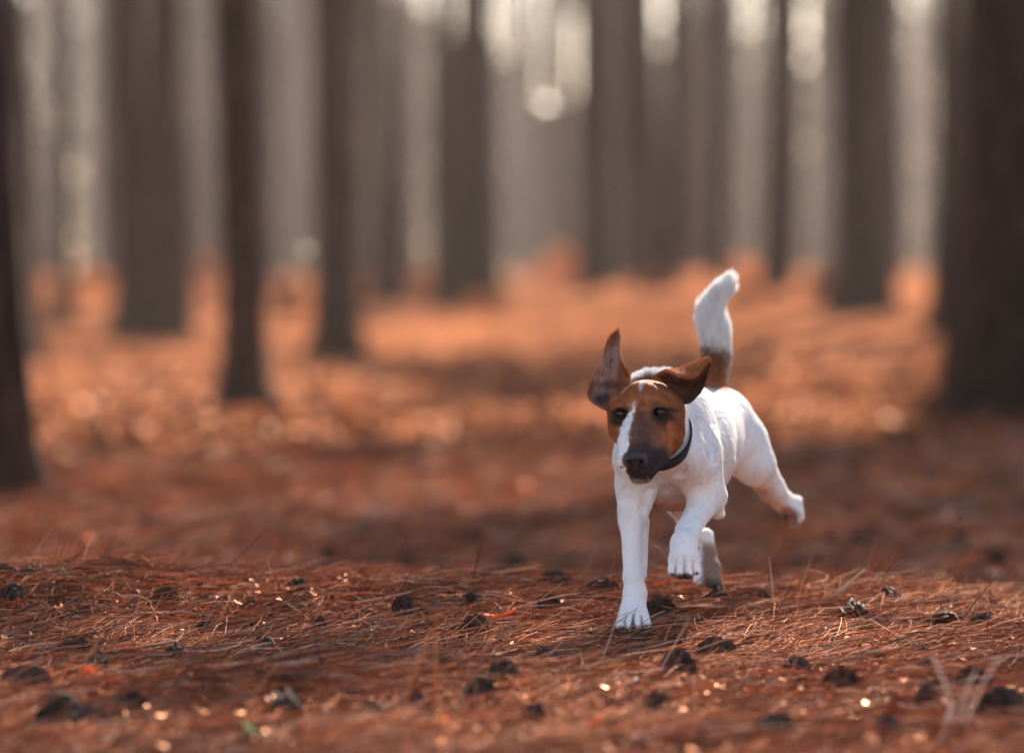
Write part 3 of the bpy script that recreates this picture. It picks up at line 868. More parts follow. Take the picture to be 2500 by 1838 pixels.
# nostril-side groove and mouth line
add_prim(fld, ('C', (366, 1438, -585, 5), (432, 1452, -600, 5), 6), 'sub')
for a, b in (((372, 1432, 6), (432, 1446, 7)), ((432, 1446, 7), (510, 1440, 7)), ((510, 1440, 7), (560, 1400, 6)), ((560, 1400, 6), (605, 1345, 5))):
    da = surf_depth(a[0], a[1]); db = surf_depth(b[0], b[1])
    add_prim(fld, ('C', (a[0], a[1], da + 6, a[2] + 4), (b[0], b[1], db + 6, b[2] + 4), 10), 'sub')
for gx0, gy0, gx1, gy1, rg in ((352, 2350, 342, 2478, 11), (404, 2345, 403, 2480, 12), (452, 2350, 464, 2478, 11), (690, 1990, 686, 2095, 10), (748, 1972, 746, 2112, 11), (802, 1990, 806, 2090, 10)):
    da = surf_depth(gx0, gy0); db = surf_depth(gx1, gy1 - 30)
    add_prim(fld, ('C', (gx0, gy0, da - 1, rg), (gx1, gy1, db + 2, rg + 5), 10), 'sub')
for q0, q1, rg in (((690, 1240), (715, 1440), 36), ((515, 1545), (478, 1660), 26), ((470, 1660), (462, 1860), 22), ((880, 1080), (965, 1330), 44), ((845, 1650), (790, 1760), 20)):
    da = surf_depth(*q0); db = surf_depth(*q1)
    add_prim(fld, ('C', (q0[0], q0[1], da - rg * 0.72, rg), (q1[0], q1[1], db - rg * 0.72, rg), 40), 'sub')
# furrow down the forehead
d1 = surf_depth(452, 850); d2 = surf_depth(455, 980)
add_prim(fld, ('C', (450, 840, d1 - 10, 16), (456, 990, d2 - 12, 16), 30), 'sub')

bv, bf = surface_nets(fld)
bv = smooth_mesh(bv, bf, 2, 0.5)

# flow of the coat, and how far each vertex is from the head
HP = [prim_world(p) for p in HEAD]
hgx = [bv[:, i].astype(np.float32) for i in range(3)]
head_d = np.min([eval_prim(hgx, w) for w in HP], 0) / U
flow = np.zeros_like(bv); wsum = np.zeros(len(bv))
for pr in BODY:
    w = prim_world(pr)
    if w[0] != 'C': continue
    dd = cone_dist(hgx, w[1], w[2], w[3], w[4])
    ww = np.exp(-np.clip(dd, -0.02, 1) / 0.016)
    v_ = w[2] - w[1]; L = np.linalg.norm(v_)
    if L < 1e-5: continue
    flow += ww[:, None] * (v_ / L); wsum += ww
flow /= np.maximum(wsum, 1e-6)[:, None]
nose_dir = W(490, 850, -60) - W(420, 1300, -600); nose_dir /= np.linalg.norm(nose_dir)
hm = sstep(40, -10, head_d)[:, None]
flow = flow * (1 - hm) + nose_dir * hm
flow += [0, 0, -0.12]
for _ in range(40):
    acc = np.zeros_like(flow); cnt_ = np.zeros(len(bv))
    for a_, b_ in ((0, 1), (1, 2), (2, 3), (3, 0)):
        for c_ in range(3):
            acc[:, c_] += np.bincount(bf[:, a_], flow[bf[:, b_], c_], len(bv)) + np.bincount(bf[:, b_], flow[bf[:, a_], c_], len(bv))
        cnt_ += np.bincount(bf[:, a_], minlength=len(bv)) + np.bincount(bf[:, b_], minlength=len(bv))
    flow = acc / cnt_[:, None]

WHITE = np.array((0.80, 0.785, 0.765)); BROWN = np.array((0.300, 0.100, 0.038)); DARK = np.array((0.042, 0.026, 0.026))
TAN = np.array((0.42, 0.15, 0.055)); BLACK = np.array((0.010, 0.008, 0.010)); GREYW = np.array((0.45, 0.42, 0.42))

def seg_mask(x, y, pts, soft):
    m = np.zeros(len(x))
    for (x0, y0, r0), (x1, y1, r1) in zip(pts[:-1], pts[1:]):
        L2 = (x1 - x0) ** 2 + (y1 - y0) ** 2
        t = np.clip(((x - x0) * (x1 - x0) + (y - y0) * (y1 - y0)) / L2, 0, 1)
        d = np.hypot(x - x0 - t * (x1 - x0), y - y0 - t * (y1 - y0)) - (r0 + (r1 - r0) * t)
        m = np.maximum(m, sstep(soft, -soft, d))
    return m
def ell_mask(x, y, cx, cyy, rx, ry, soft=0.25, ang=0.0):
    c, s = math.cos(ang), math.sin(ang)
    u = ((x - cx) * c + (y - cyy) * s) / rx; v = (-(x - cx) * s + (y - cyy) * c) / ry
    return sstep(1 + soft, 1 - soft, np.hypot(u, v))

def coat(p, hd):
    x, y, d = invW(p)
    n1 = vnoise(x / 22 + 50, y / 34 + 9, 41) - 0.5; n2 = vnoise(x / 7 + 5, y / 14 + 3, 42) - 0.5
    xj = x + n1 * 16 + n2 * 7; yj = y + n1 * 12 + n2 * 9
    col = np.tile(WHITE, (len(x), 1))
    def mix(mask, c):
        nonlocal col
        col = col * (1 - mask[:, None]) + np.asarray(c) * mask[:, None]
    front = sstep(60, -40, d)
    head = sstep(62, 44, hd + n1 * 14) * sstep(120, 20, d) * sstep(1475, 1440, yj)
    mix(head, BROWN * 1.0)
    col = col * (1 + head * (n1 * 0.5 + n2 * 0.35))[:, None]
    mix(head * ell_mask(xj, yj, 470, 920, 150, 60, 0.6) * 0.45, TAN)
    mix(head * sstep(640, 700, xj) * 0.25, BROWN * 0.7)
    # darker saddle of the muzzle
    f2 = sstep(-180, -300, d)
    mix(f2 * ell_mask(xj, yj, 470, 1180, 90, 190, 0.55, 0.12) * 0.72, np.array((0.075, 0.048, 0.048)))
    mix(f2 * ell_mask(xj, yj, 460, 1300, 105, 100, 0.4) * 0.9, DARK)
    mix(f2 * ell_mask(xj, yj, 560, 1360, 75, 130, 0.3, 0.45), BLACK * 2.6)
    mix(f2 * ell_mask(xj, yj, 440, 1400, 85, 55, 0.3), DARK * 0.7)
    mix(f2 * ell_mask(xj, yj, 442, 1462, 95, 28, 0.3) * 0.8, DARK * 1.2)
    # eye surrounds
    mix(f2 * ell_mask(xj, yj, 306, 1040, 60, 66, 0.4, 0.5) * 0.95, DARK * 0.5)
    mix(f2 * ell_mask(xj, yj, 590, 1028, 70, 66, 0.4, 0.2) * 0.95, DARK * 0.5)
    mix(f2 * ell_mask(xj, yj, 255, 1005, 34, 12, 0.4, 0.5) * 0.8, BLACK * 2)
    mix(f2 * ell_mask(xj, yj, 655, 995, 50, 13, 0.4, 0.15) * 0.8, BLACK * 2)
    mix(f2 * ell_mask(xj, yj, 545, 955, 32, 14, 0.5, -0.6) * 0.6, DARK)
    mix(f2 * ell_mask(xj, yj, 352, 965, 26, 12, 0.5, 0.8) * 0.6, DARK)
    for ex, ey, ed, tl in EYES:
        mix(f2 * ell_mask(x, y, ex, ey, 50, 40, 0.15), BLACK)
    # white blaze running down one side of the muzzle
    bl = seg_mask(xj, yj, [(412, 945, 2), (400, 1000, 11), (375, 1060, 24), (345, 1130, 32), (335, 1200, 36), (318, 1280, 46), (312, 1345, 52), (318, 1420, 42)], 7)
    nb = ell_mask(x, y, 415, 1330, 92, 72, 0.1)
    mix(f2 * bl * (1 - nb) * sstep(420, 405, xj), WHITE * 1.03)
    mix(front * seg_mask(xj, yj, [(462, 795, 15), (455, 830, 11), (440, 885, 3)], 5) * 0.85, GREYW * 1.2)
    mix(f2 * seg_mask(xj, yj, [(325, 1375, 9), (327, 1376, 9)], 3), BLACK * 2)
    mix(f2 * sstep(1482, 1492, y), WHITE)
    # the throat behind the jaw stays white; brown root of the tail
    tail = sstep(1500, 1700, d) * sstep(905 - 0, 885, y - (x - 950) * 0.45)
    brown_t = tail * sstep(598, 622, yj - np.abs(x - 950) * 0.16 - (x - 950) * 0.10) * sstep(1062, 1046, xj + (y - 640) * 0.07)
    mix(brown_t, BROWN * 0.95)
    mix(brown_t * sstep(760, 640, yj) * 0.45, DARK * 2.4)
    # grey-brown toe grooves and toe bottoms, darkest between the toes
    GREYBROWN = np.array((0.30, 0.20, 0.16))
    pw = sstep(60, -40, d)
    mix(pw * seg_mask(xj, yj, [(352, 2370, 4), (342, 2470, 11)], 6) * 0.8, GREYBROWN * 0.5)
    mix(pw * seg_mask(xj, yj, [(404, 2365, 4), (403, 2470, 15)], 6) * 0.8, GREYBROWN * 0.5)
    mix(pw * seg_mask(xj, yj, [(454, 2370, 4), (463, 2470, 13)], 6) * 0.8, GREYBROWN * 0.5)
    mix(pw * sstep(2425, 2475, yj) * 0.55, GREYBROWN)
    for q0, q1 in (((688, 2000, 2), (686, 2090, 7)), ((750, 1985, 2), (746, 2110, 8)), ((805, 2000, 2), (808, 2085, 7))):
        mix(pw * seg_mask(xj, yj, [q0, q1], 5) * 0.75, GREYBROWN * 0.6)
    # warm shade and bounced light painted into hind legs, belly, chest and flank
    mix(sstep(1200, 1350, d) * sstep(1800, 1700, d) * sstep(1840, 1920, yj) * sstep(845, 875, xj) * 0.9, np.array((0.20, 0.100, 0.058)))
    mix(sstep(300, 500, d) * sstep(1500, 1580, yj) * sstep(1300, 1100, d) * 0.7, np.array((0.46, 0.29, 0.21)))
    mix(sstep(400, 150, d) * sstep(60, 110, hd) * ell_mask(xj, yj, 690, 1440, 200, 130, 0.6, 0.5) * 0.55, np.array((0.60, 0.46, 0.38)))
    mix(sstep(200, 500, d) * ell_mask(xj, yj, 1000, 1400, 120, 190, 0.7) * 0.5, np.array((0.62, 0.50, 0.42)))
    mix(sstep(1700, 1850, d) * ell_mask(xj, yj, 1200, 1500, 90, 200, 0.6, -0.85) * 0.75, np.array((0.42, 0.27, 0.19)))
    mix(sstep(1900, 2000, d) * ell_mask(xj, yj, 1440, 1710, 82, 72, 0.35, 0.3) * 0.95, BROWN * 0.75)
    mix(sstep(1000, 1100, d) * ell_mask(xj, yj, 940, 2160, 52, 40, 0.4) * 0.7, DARK * 1.4)
    mix(sstep(100, -100, d) * ell_mask(xj, yj, 745, 2118, 78, 30, 0.3) * 0.9, DARK)
    return np.clip(col, 0.004, 0.82)

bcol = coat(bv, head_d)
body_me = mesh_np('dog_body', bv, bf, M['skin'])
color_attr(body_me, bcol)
dog = empty('dog', tuple(W(402, 2479, -60)))
tag(dog, 'white dog with brown head and black collar running towards us over the litter', 'dog')
def dpart(name, data, label=None, kind=None):
    o = bpy.data.objects.new(name, data)
    link(o, dog); o.matrix_parent_inverse = Matrix.Translation(-dog.location)
    if label: o['label'] = label
    if kind: o['kind'] = kind
    return o
body = dpart('body', body_me)

# ---- eyes
def uv_sphere(c, r, nu=28, nv=18, squash=(1, 1, 1)):
    th = np.linspace(0, math.pi, nv); ph = np.arange(nu) / nu * 2 * math.pi
    v = np.array([(math.sin(t) * math.cos(p), math.sin(t) * math.sin(p), math.cos(t)) for t in th for p in ph]) * r * np.array(squash) + c
    f = np.array([(i * nu + j, i * nu + (j + 1) % nu, (i + 1) * nu + (j + 1) % nu, (i + 1) * nu + j) for i in range(nv - 1) for j in range(nu)])
    return v, f
eye_mat, en, eb = new_mat('dog_eye')
gz = en.nodes.new('ShaderNodeAttribute'); gz.attribute_name = 'tint'
en.links.new(gz.outputs['Color'], eb.inputs['Base Color'])
eb.inputs['Roughness'].default_value = 0.02; eb.inputs['Specular IOR Level'].default_value = 0.4
for ex, ey, ed, tl in EYES:
    c = W(ex, ey, ed); v, f = uv_sphere(c, 40 * U)
    me = mesh_np('eye', v, f, eye_mat)
    look = W(ex - 6, ey + 4, ed - 300) - c; look /= np.linalg.norm(look)
    q = ((v - c) / (40 * U)) @ look
    iris = sstep(0.72, 0.78, q)[:, None]; pup = sstep(0.90, 0.94, q)[:, None]
    cc = np.tile(np.array((0.008, 0.006, 0.006)), (len(v), 1)) * (1 - iris) + np.array((0.013, 0.004, 0.003)) * iris
    cc = cc * (1 - pup) + 0.003 * pup
    color_attr(me, cc, 'tint')
    dpart('eye', me)

# ---- nose
nf = Field(W(320, 1405, -760), W(515, 1240, -500) , 0.0008)
lo = np.minimum(W(310, 1410, -760), W(520, 1235, -460)); hi = np.maximum(W(310, 1410, -760), W(520, 1235, -460))
nf = Field(lo, hi, 0.0008)
nd = surf_depth(415, 1325) 
add_prim(nf, ('E', (415, 1305, nd + 6), (78, 52, 44), 0))
add_prim(nf, ('E', (370, 1335, nd + 10), (38, 44, 38), 16))
add_prim(nf, ('E', (462, 1335, nd + 10), (36, 44, 38), 16))
add_prim(nf, ('C', (414, 1330, nd + 4, 26), (412, 1378, nd + 14, 20), 16))
add_prim(nf, ('C', (372, 1342, nd - 40, 14), (384, 1338, nd + 30, 16), 8), 'sub')
add_prim(nf, ('C', (460, 1342, nd - 40, 14), (448, 1338, nd + 30, 16), 8), 'sub')
add_prim(nf, ('C', (352, 1350, nd - 30, 7), (380, 1346, nd - 20, 9), 5), 'sub')
add_prim(nf, ('C', (482, 1350, nd - 30, 7), (452, 1346, nd - 20, 9), 5), 'sub')
add_prim(nf, ('C', (414, 1350, nd - 38, 3), (413, 1400, nd - 20, 3), 5), 'sub')
nv, nfc = surface_nets(nf)
nv = smooth_mesh(nv, nfc, 1, 0.5)
dpart('nose', mesh_np('nose', nv, nfc, M['nose']))

# ---- ears: lofted leather sheets with a cupped inside
def sheet(rows, levels=3):
    g = np.array([[W(*q) for q in r] for r in rows])
    def up(a):                                   # Catmull-like doubling along axis 0
        n = len(a); out = np.zeros((2 * n - 1,) + a.shape[1:])
        out[::2] = a
        pm = np.concatenate([[2 * a[0] - a[1]], a, [2 * a[-1] - a[-2]]])
        out[1::2] = (-pm[:-3] + 9 * pm[1:-2] + 9 * pm[2:-1] - pm[3:]) / 16
        return out
    for _ in range(levels):
        g = up(g); g = np.swapaxes(up(np.swapaxes(g, 0, 1)), 0, 1)
    return g
def sheet_mesh(name, g, thick, colfn):
    n, m = g.shape[:2]
    du = np.gradient(g, axis=1); dv = np.gradient(g, axis=0)
    nr = np.cross(du, dv); nr /= (np.linalg.norm(nr, axis=2)[..., None] + 1e-9)
    uu = np.linspace(0, 1, m)[None, :]; vv = np.linspace(0, 1, n)[:, None]
    edge = np.minimum(np.minimum(uu, 1 - uu) * 6, 1) ** 0.5 * np.ones((n, m))
    a = g + nr * (thick * edge)[..., None] * 0.5; b = g - nr * (thick * edge)[..., None] * 0.5
    v = np.concatenate([a.reshape(-1, 3), b.reshape(-1, 3)])
    i = (np.arange((n - 1))[:, None] * m + np.arange(m - 1)[None, :]).ravel()
    f1 = np.stack([i, i + 1, i + m + 1, i + m], -1); N = n * m
    f2 = (f1 + N)[:, ::-1]
    ring = np.concatenate([np.arange(m), np.arange(1, n) * m + m - 1, (n - 1) * m + np.arange(m - 2, -1, -1), np.arange(n - 2, 0, -1) * m])
    nx = np.roll(ring, -1)
    f3 = np.stack([ring, ring + N, nx + N, nx], -1)
    f = np.concatenate([f1, f2, f3])
    me = mesh_np(name, v, f, M['earskin'])
    c = np.concatenate([colfn(a.reshape(-1, 3), True), colfn(b.reshape(-1, 3), False)])
    color_attr(me, c)
    return me, v, f, c, nr

B = -95
rowsL = [
    [(283, 474, B + 20), (288, 470, B + 22), (293, 469, B + 22), (299, 470, B + 20), (305, 476, B + 18)],
    [(232, 525, B - 5), (252, 512, B + 30), (272, 508, B + 40), (293, 508, B + 36), (311, 510, B + 12)],
    [(206, 598, B - 15), (235, 590, B + 30), (262, 586, B + 48), (288, 582, B + 40), (308, 576, B + 5)],
    [(197, 655, B - 25), (228, 655, B + 30), (262, 650, B + 55), (296, 645, B + 40), (320, 640, B - 5)],
    [(160, 715, B - 35), (200, 720, B + 40), (250, 715, B + 70), (305, 705, B + 45), (345, 698, B - 15)],
    [(125, 780, B - 40), (175, 790, B + 55), (240, 785, B + 90), (315, 768, B + 50), (376, 760, B - 30)],
    [(104, 850, B - 45), (155, 862, B + 60), (225, 850, B + 100), (305, 825, B + 45), (372, 812, B - 70)],
    [(97, 895, B - 50), (145, 912, B + 45), (210, 905, B + 75), (275, 880, B + 10), (330, 868, B - 90)],
    [(120, 938, B - 55), (160, 945, B + 10), (205, 940, B + 30), (250, 925, B - 20), (285, 915, B - 80)],
    [(165, 968, B - 50), (185, 968, B - 30), (208, 966, B - 20), (232, 960, B - 35), (255, 950, B - 60)],
    [(215, 994, B - 45), (218, 993, B - 42), (222, 991, B - 40), (226, 989, B - 42), (232, 985, B - 45)],
]
def ear_colL(p, inner):
    x, y, d = invW(p)
    n1 = vnoise(x / 9, y / 26, 51) - 0.5; n2 = vnoise(x / 40, y / 40, 52) - 0.5
    base = np.tile(BROWN * 1.25, (len(x), 1))
    m = ell_mask(x + n1 * 30, y, 225, 760, 70, 210, 0.5, 0.35) * 0.85
    base = base * (1 - m[:, None]) + np.array((0.56, 0.43, 0.38)) * m[:, None]
    m = ell_mask(x + n1 * 20, y, 190, 750, 30, 60, 0.5, 0.2) * 0.7
    base = base * (1 - m[:, None]) + np.array((0.60, 0.40, 0.41)) * m[:, None]
    m = ell_mask(x, y, 240, 835, 70, 34, 0.4, -0.1) * 0.85
    base = base * (1 - m[:, None]) + np.array((0.20, 0.07, 0.075)) * m[:, None]
    m = ell_mask(x + n1 * 30, y, 195, 925, 55, 45, 0.5) * 0.85
    base = base * (1 - m[:, None]) + np.array((0.060, 0.042, 0.04)) * m[:, None]
    return np.clip(base * (1 + n1[:, None] * 0.7 + n2[:, None] * 0.4), 0.005, 0.7)
A = -140
colsR = [
    [(566, 752, A + 40), (560, 760, A - 10), (604, 800, A + 45), (655, 866, A + 45), (700, 935, A + 30)],
    [(622, 726, A + 50), (626, 734, A - 50), (662, 806, A + 55), (708, 878, A + 60), (738, 954, A - 20)],
    [(690, 712, A + 60), (696, 760, A - 75), (728, 826, A + 60), (760, 890, A + 55), (784, 948, A - 45)],
    [(748, 690, A + 60), (760, 779, A - 85), (788, 828, A + 60), (808, 872, A + 50), (832, 902, A - 45)],
    [(818, 662, A + 55), (826, 764, A - 75), (843, 800, A + 50), (856, 832, A + 40), (870, 850, A - 30)],
    [(876, 642, A + 40), (874, 706, A - 50), (882, 738, A + 25), (888, 762, A + 20), (895, 782, A - 10)],
    [(908, 640, A + 10), (918, 664, A - 20), (918, 676, A - 5), (916, 688, A), (912, 700, A)],
]
def ear_colR(p, inner):
    x, y, d = invW(p)
    n1 = vnoise(x / 16, y / 9, 53) - 0.5; n2 = vnoise(x / 40, y / 40, 54) - 0.5
    base = np.tile(BROWN * 1.2, (len(x), 1))
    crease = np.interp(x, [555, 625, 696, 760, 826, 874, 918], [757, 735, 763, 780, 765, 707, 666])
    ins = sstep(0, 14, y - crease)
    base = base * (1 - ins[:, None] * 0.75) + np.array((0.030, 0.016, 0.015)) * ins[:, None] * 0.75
    m = ell_mask(x + n1 * 20, y, 720, 880, 34, 30, 0.6) * 0.6
    base = base * (1 - m[:, None]) + np.array((0.12, 0.07, 0.05)) * m[:, None]
    return np.clip(base * (1 + n1[:, None] * 0.5 + n2[:, None] * 0.4), 0.005, 0.7)
EAR = []
for nm, rows, cf in (('ear', rowsL, ear_colL), ('ear', colsR, ear_colR)):
    g = sheet(rows)
    me, v, f, c, nr = sheet_mesh(nm, g, 0.0035, cf)
    dpart(nm, me)
    EAR.append((v, f, c, W(*rows[len(rows) // 2][2])))

# ---- fur
def sample(v, f, n, rs, weight=None):
    a, b, c, d = (v[f[:, i]] for i in range(4))
    nr = np.cross(c - a, d - b); ar = np.linalg.norm(nr, axis=1) + 1e-12
    w = ar.copy()
    if weight is not None: w *= weight[f].mean(1)
    pick = rs.choice(len(f), n, p=w / w.sum())
    s, t = rs.uniform(0, 1, (2, n, 1))
    q = f[pick]
    W4 = [(1 - s) * (1 - t), s * (1 - t), s * t, (1 - s) * t]
    P_ = sum(W4[i] * v[q[:, i]] for i in range(4))
    return P_, (nr / ar[:, None])[pick], q, W4

def fur(name, v, f, cols, flow, length, n, radius, lift, seed, weight=None, k=4, repaint=None, jit=None):
    rs = np.random.RandomState(seed)
    p, nr, q, W4 = sample(v, f, n, rs, weight)
    lerp = lambda A: sum(W4[i] * (A[q[:, i]] if A.ndim > 1 else A[q[:, i]][:, None]) for i in range(4))
    fl = lerp(flow); L = lerp(length)[:, 0] * rs.uniform(0.65, 1.25, n); li = lerp(lift)[:, 0]
    ca_, cb_ = p[:, 0] * 190 + p[:, 1] * 60, p[:, 2] * 110 + p[:, 1] * 70
    tuft1 = vnoise(ca_, cb_, 61) - 0.5; tuft2 = vnoise(ca_ * 2.1, cb_ * 2.1, 62) - 0.5; tuft3 = vnoise(ca_ * 0.35, cb_ * 0.35, 63) - 0.5
    fl = fl + rs.normal(0, 0.10, fl.shape) + np.stack([tuft1, tuft2 * 0.6, tuft3], -1) * 0.7
    L = L * (1 + 0.7 * tuft1 + 0.4 * tuft2)
    fl -= nr * (fl * nr).sum(1)[:, None]; fl /= np.linalg.norm(fl, axis=1)[:, None] + 1e-9
    t = np.linspace(0, 1, k)
    pts = np.zeros((n, k, 3)); cur = p - nr * 0.0004
    pts[:, 0] = cur
    for i in range(1, k):
        a = li * (1.25 - 0.75 * t[i]) * rs.uniform(0.85, 1.15, n)
        d = fl * np.cos(a)[:, None] + nr * np.sin(a)[:, None]
        cur = cur + d * (L / (k - 1))[:, None]; pts[:, i] = cur
    c = lerp(cols) if repaint is None else repaint(p + rs.normal(0, U, p.shape) * lerp(jit), lerp(head_d)[:, 0])
    c = c * rs.uniform(0.86, 1.16, (n, 1)) * (1 + 0.34 * tuft1 + 0.50 * tuft2)[:, None]
    r = radius * np.linspace(1, 0.25, k)[None, :] * rs.uniform(0.7, 1.2, (n, 1))
    o = strands(name, pts, r, np.clip(c, 0.004, 0.85), M['fur'], attr='coat')
    o.parent = dog; o.matrix_parent_inverse = Matrix.Translation(-dog.location)
    o['kind'] = 'stuff'
    return o

x, y, d = invW(bv)
mm = 0.001
length = np.full(len(bv), 7.5 * mm); lift = np.full(len(bv), 0.16)
hmk = sstep(40, 5, head_d) * sstep(150, 50, d)
length = length * (1 - hmk) + 5.2 * mm * hmk
mz = hmk * sstep(1080, 1250, y); length = length * (1 - mz) + 3.0 * mm * mz
for ex, ey, ed, tl in EYES:
    em = ell_mask(x, y, ex, ey, 62, 52, 0.3) * sstep(-180, -300, d); length = length * (1 - em) + 0.9 * mm * em
nm_ = ell_mask(x, y, 415, 1330, 92, 72, 0.1) * sstep(-400, -450, d); length = length * (1 - nm_) + 0.7 * mm * nm_
legm = sstep(1650, 1800, y); length = length * (1 - legm) + 4.5 * mm * legm
toem = sstep(2330, 2420, y) * sstep(300, 100, d) + ell_mask(x, y, 745, 2060, 120, 90, .2) * sstep(0, -100, d)
toem = np.clip(toem, 0, 1); length = length * (1 - toem) + 2.2 * mm * toem
tm = sstep(1800, 1950, d) * sstep(860, 760, y); length = length * (1 - tm) + 12 * mm * tm; 
tl_ = tm * sstep(620, 480, y); length = length * (1 - tl_) + 25 * mm * tl_; lift = lift * (1 - tm) + 0.40 * tm
nape = sstep(860, 790, y) * sstep(-120, 20, d) * sstep(1400, 700, d) * sstep(20, 40, head_d)
length = length * (1 - nape) + 15 * mm * nape; lift = lift * (1 - nape) + 0.9 * nape
# the tail's coat streams up to its tip
fl2 = flow.copy(); fl2[:, 0] -= tl_ * 0.35; fl2[:, 2] += tm * 0.5
toward = sstep(1.0, -0.6, np.zeros(len(bv)))
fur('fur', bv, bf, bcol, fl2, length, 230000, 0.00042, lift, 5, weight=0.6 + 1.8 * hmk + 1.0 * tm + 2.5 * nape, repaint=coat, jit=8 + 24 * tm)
for i, (ev, ef, ec, ectr) in enumerate(EAR):
    efl = np.tile((W(290, 470, -90) - W(250, 850, -90)) if i == 0 else (W(915, 660, -130) - W(620, 800, -130)), (len(ev), 1))
    efl = efl / np.linalg.norm(efl[0])
    fur('ear_fur', ev, ef, ec, efl, np.full(len(ev), (7 if i == 0 else 4.5) * mm), 15000, 0.00018, np.full(len(ev), 0.28), 11 + i)

# whiskers and long guard hairs
wh = []
def strand(a, b, c, k=8):
    a, b, c = (np.array(W(*q)) for q in (a, b, c)); t = np.linspace(0, 1, k)[:, None]
    return (1 - t) ** 2 * a + 2 * t * (1 - t) * b + t ** 2 * c
for a, b, c in [((318, 1330, -560), (240, 1320, -600), (190, 1325, -610)), ((322, 1350, -560), (235, 1355, -600), (155, 1437, -600)),
                ((325, 1360, -560), (250, 1370, -590), (200, 1425, -590)), ((320, 1318, -560), (260, 1305, -600), (198, 1295, -610)),
                ((330, 1385, -560), (290, 1420, -580), (278, 1445, -580)), ((500, 1440, -540), (520, 1530, -560), (470, 1590, -560)),
                ((560, 1400, -480), (600, 1430, -520), (618, 1490, -520)), ((410, 1490, -520), (400, 1540, -540), (430, 1570, -540)),
                ((325, 1340, -560), (250, 1338, -600), (190, 1302, -620)), ((470, 1480, -500), (500, 1560, -540), (480, 1600, -560))]:
    wh.append(strand(a, b, c))
wh = np.array(wh)
wc = np.tile(np.array((0.75, 0.66, 0.56)), (len(wh), 1)); wc[6] = 0.05
o = strands('whiskers', wh, np.tile(np.linspace(0.00022, 0.00006, wh.shape[1]), (len(wh), 1)), wc, M['fur'], attr='coat')
o.parent = dog; o.matrix_parent_inverse = Matrix.Translation(-dog.location)

# claws and pads
def claw(x, y, d, dx, dy, r=9):
    a = W(x, y, d); b = W(x + dx * 0.5, y + dy * 0.5, d - 26); c = W(x + dx, y + dy, d - 34)
    v, f = tube([a, b, c], [r * U, r * 0.75 * U, r * 0.15 * U], 8)
    dpart('claw', mesh_np('claw', v, f, M['claw']))
for q in ((314, 2440, -142, -2, 22), (366, 2462, -188, -1, 18), (440, 2452, -190, 2, 20), (490, 2434, -146, 3, 22),
          (662, 2088, -258, -1, 20), (708, 2106, -290, 0, 20), (780, 2106, -290, 1, 20), (830, 2082, -258, 2, 20)):
    claw(*q)
for c, r in (((722, 2112, -232), (34, 30, 18)), ((772, 2112, -232), (34, 30, 18)), ((672, 2092, -215), (24, 24, 14)), ((822, 2086, -215), (24, 24, 14)),
             ((1452, 1752, 2160), (26, 26, 16)), ((1440, 1712, 2140), (34, 14, 30))):
    v, f = uv_sphere(np.zeros(3), 1.0, 16, 10); v = v * np.array(r) * U + W(*c)
    dpart('paw_pad', mesh_np('paw_pad', v, f, M['pad']))

# ---- collar: a band that hugs the neck
def F_at(p):
    ii = np.clip(np.round((p - fld.lo) / fld.h).astype(int), 0, fld.n - 1)
    return fld.F[tuple(ii.T)]
cc = np.array(W(560, 1130, 20))
n_ax = np.cross(W(765, 1110, 40) - W(620, 1350, -150), W(765, 1110, 40) - W(420, 900, 250)); n_ax /= np.linalg.norm(n_ax)
if n_ax[1] < 0: n_ax = -n_ax
NECK = [prim_world(p) for p in (('C', (500, 1000, -60, 205), (560, 1060, 330, 240), 60), ('C', (520, 950, 150, 190), (560, 960, 520, 205), 60), ('C', (560, 1190, -60, 205), (620, 1230, 260, 240), 60))]
def neck_F(p):
    g = [p[:, i] for i in range(3)]
    return np.min([eval_prim(g, w) for w in NECK], 0)
e1 = np.cross(n_ax, (0, 0, 1.0)); e1 /= np.linalg.norm(e1); e2 = np.cross(n_ax, e1)
NA = 160; ring = []
for j in range(NA):
    an = 2 * math.pi * j / NA; dirv = e1 * math.cos(an) + e2 * math.sin(an)
    rr = np.arange(0.02, 0.12, 0.001); val = neck_F(cc + dirv * rr[:, None])
    ii = np.argmax(val > 0.001) if (val > 0.001).any() else len(rr) - 1
    ring.append(rr[ii])
ring = np.array(ring)
for _ in range(12): ring = 0.5 * ring + 0.25 * (np.roll(ring, 1) + np.roll(ring, -1))
print('collar', ring.min(), ring.max(), n_ax, cc)
prof = [(-0.011, 0.0), (-0.011, 0.003), (0.011, 0.003), (0.011, 0.0)]
v = []
for j in range(NA):
    an = 2 * math.pi * j / NA; dirv = e1 * math.cos(an) + e2 * math.sin(an)
    for o1, o2 in prof: v.append(cc + dirv * (ring[j] + o2) + n_ax * o1)
f = [(j * 4 + a, j * 4 + (a + 1) % 4, ((j + 1) % NA) * 4 + (a + 1) % 4, ((j + 1) % NA) * 4 + a) for j in range(NA) for a in range(4)]
collar = dpart('collar', mesh_np('collar', np.array(v), np.array(f), M['leather'], smooth=False), 'black leather collar')
def ring_part(name, c, r, tr, ax1, ax2, parent, squash=1.0):
    t = np.linspace(0, 2 * math.pi, 25)
    pts = [np.array(c) + np.array(ax1) * math.cos(a) * r + np.array(ax2) * math.sin(a) * r * squash for a in t]
    vv, ff = tube(pts, [tr] * 25, 6)
    o = bpy.data.objects.new(name, mesh_np(name, vv, ff, M['metal'])); link(o, parent)
    o.matrix_parent_inverse = parent.matrix_parent_inverse.copy()
    return o
cx_, cy_, cd_ = invW(np.array(v))
def on_collar(zx, zy):
    m = np.hypot(cx_ - zx, cy_ - zy) + (cd_ > 300) * 1e4
    return cd_[np.argsort(m)[:6]].min()
cd = on_collar(722, 1270)
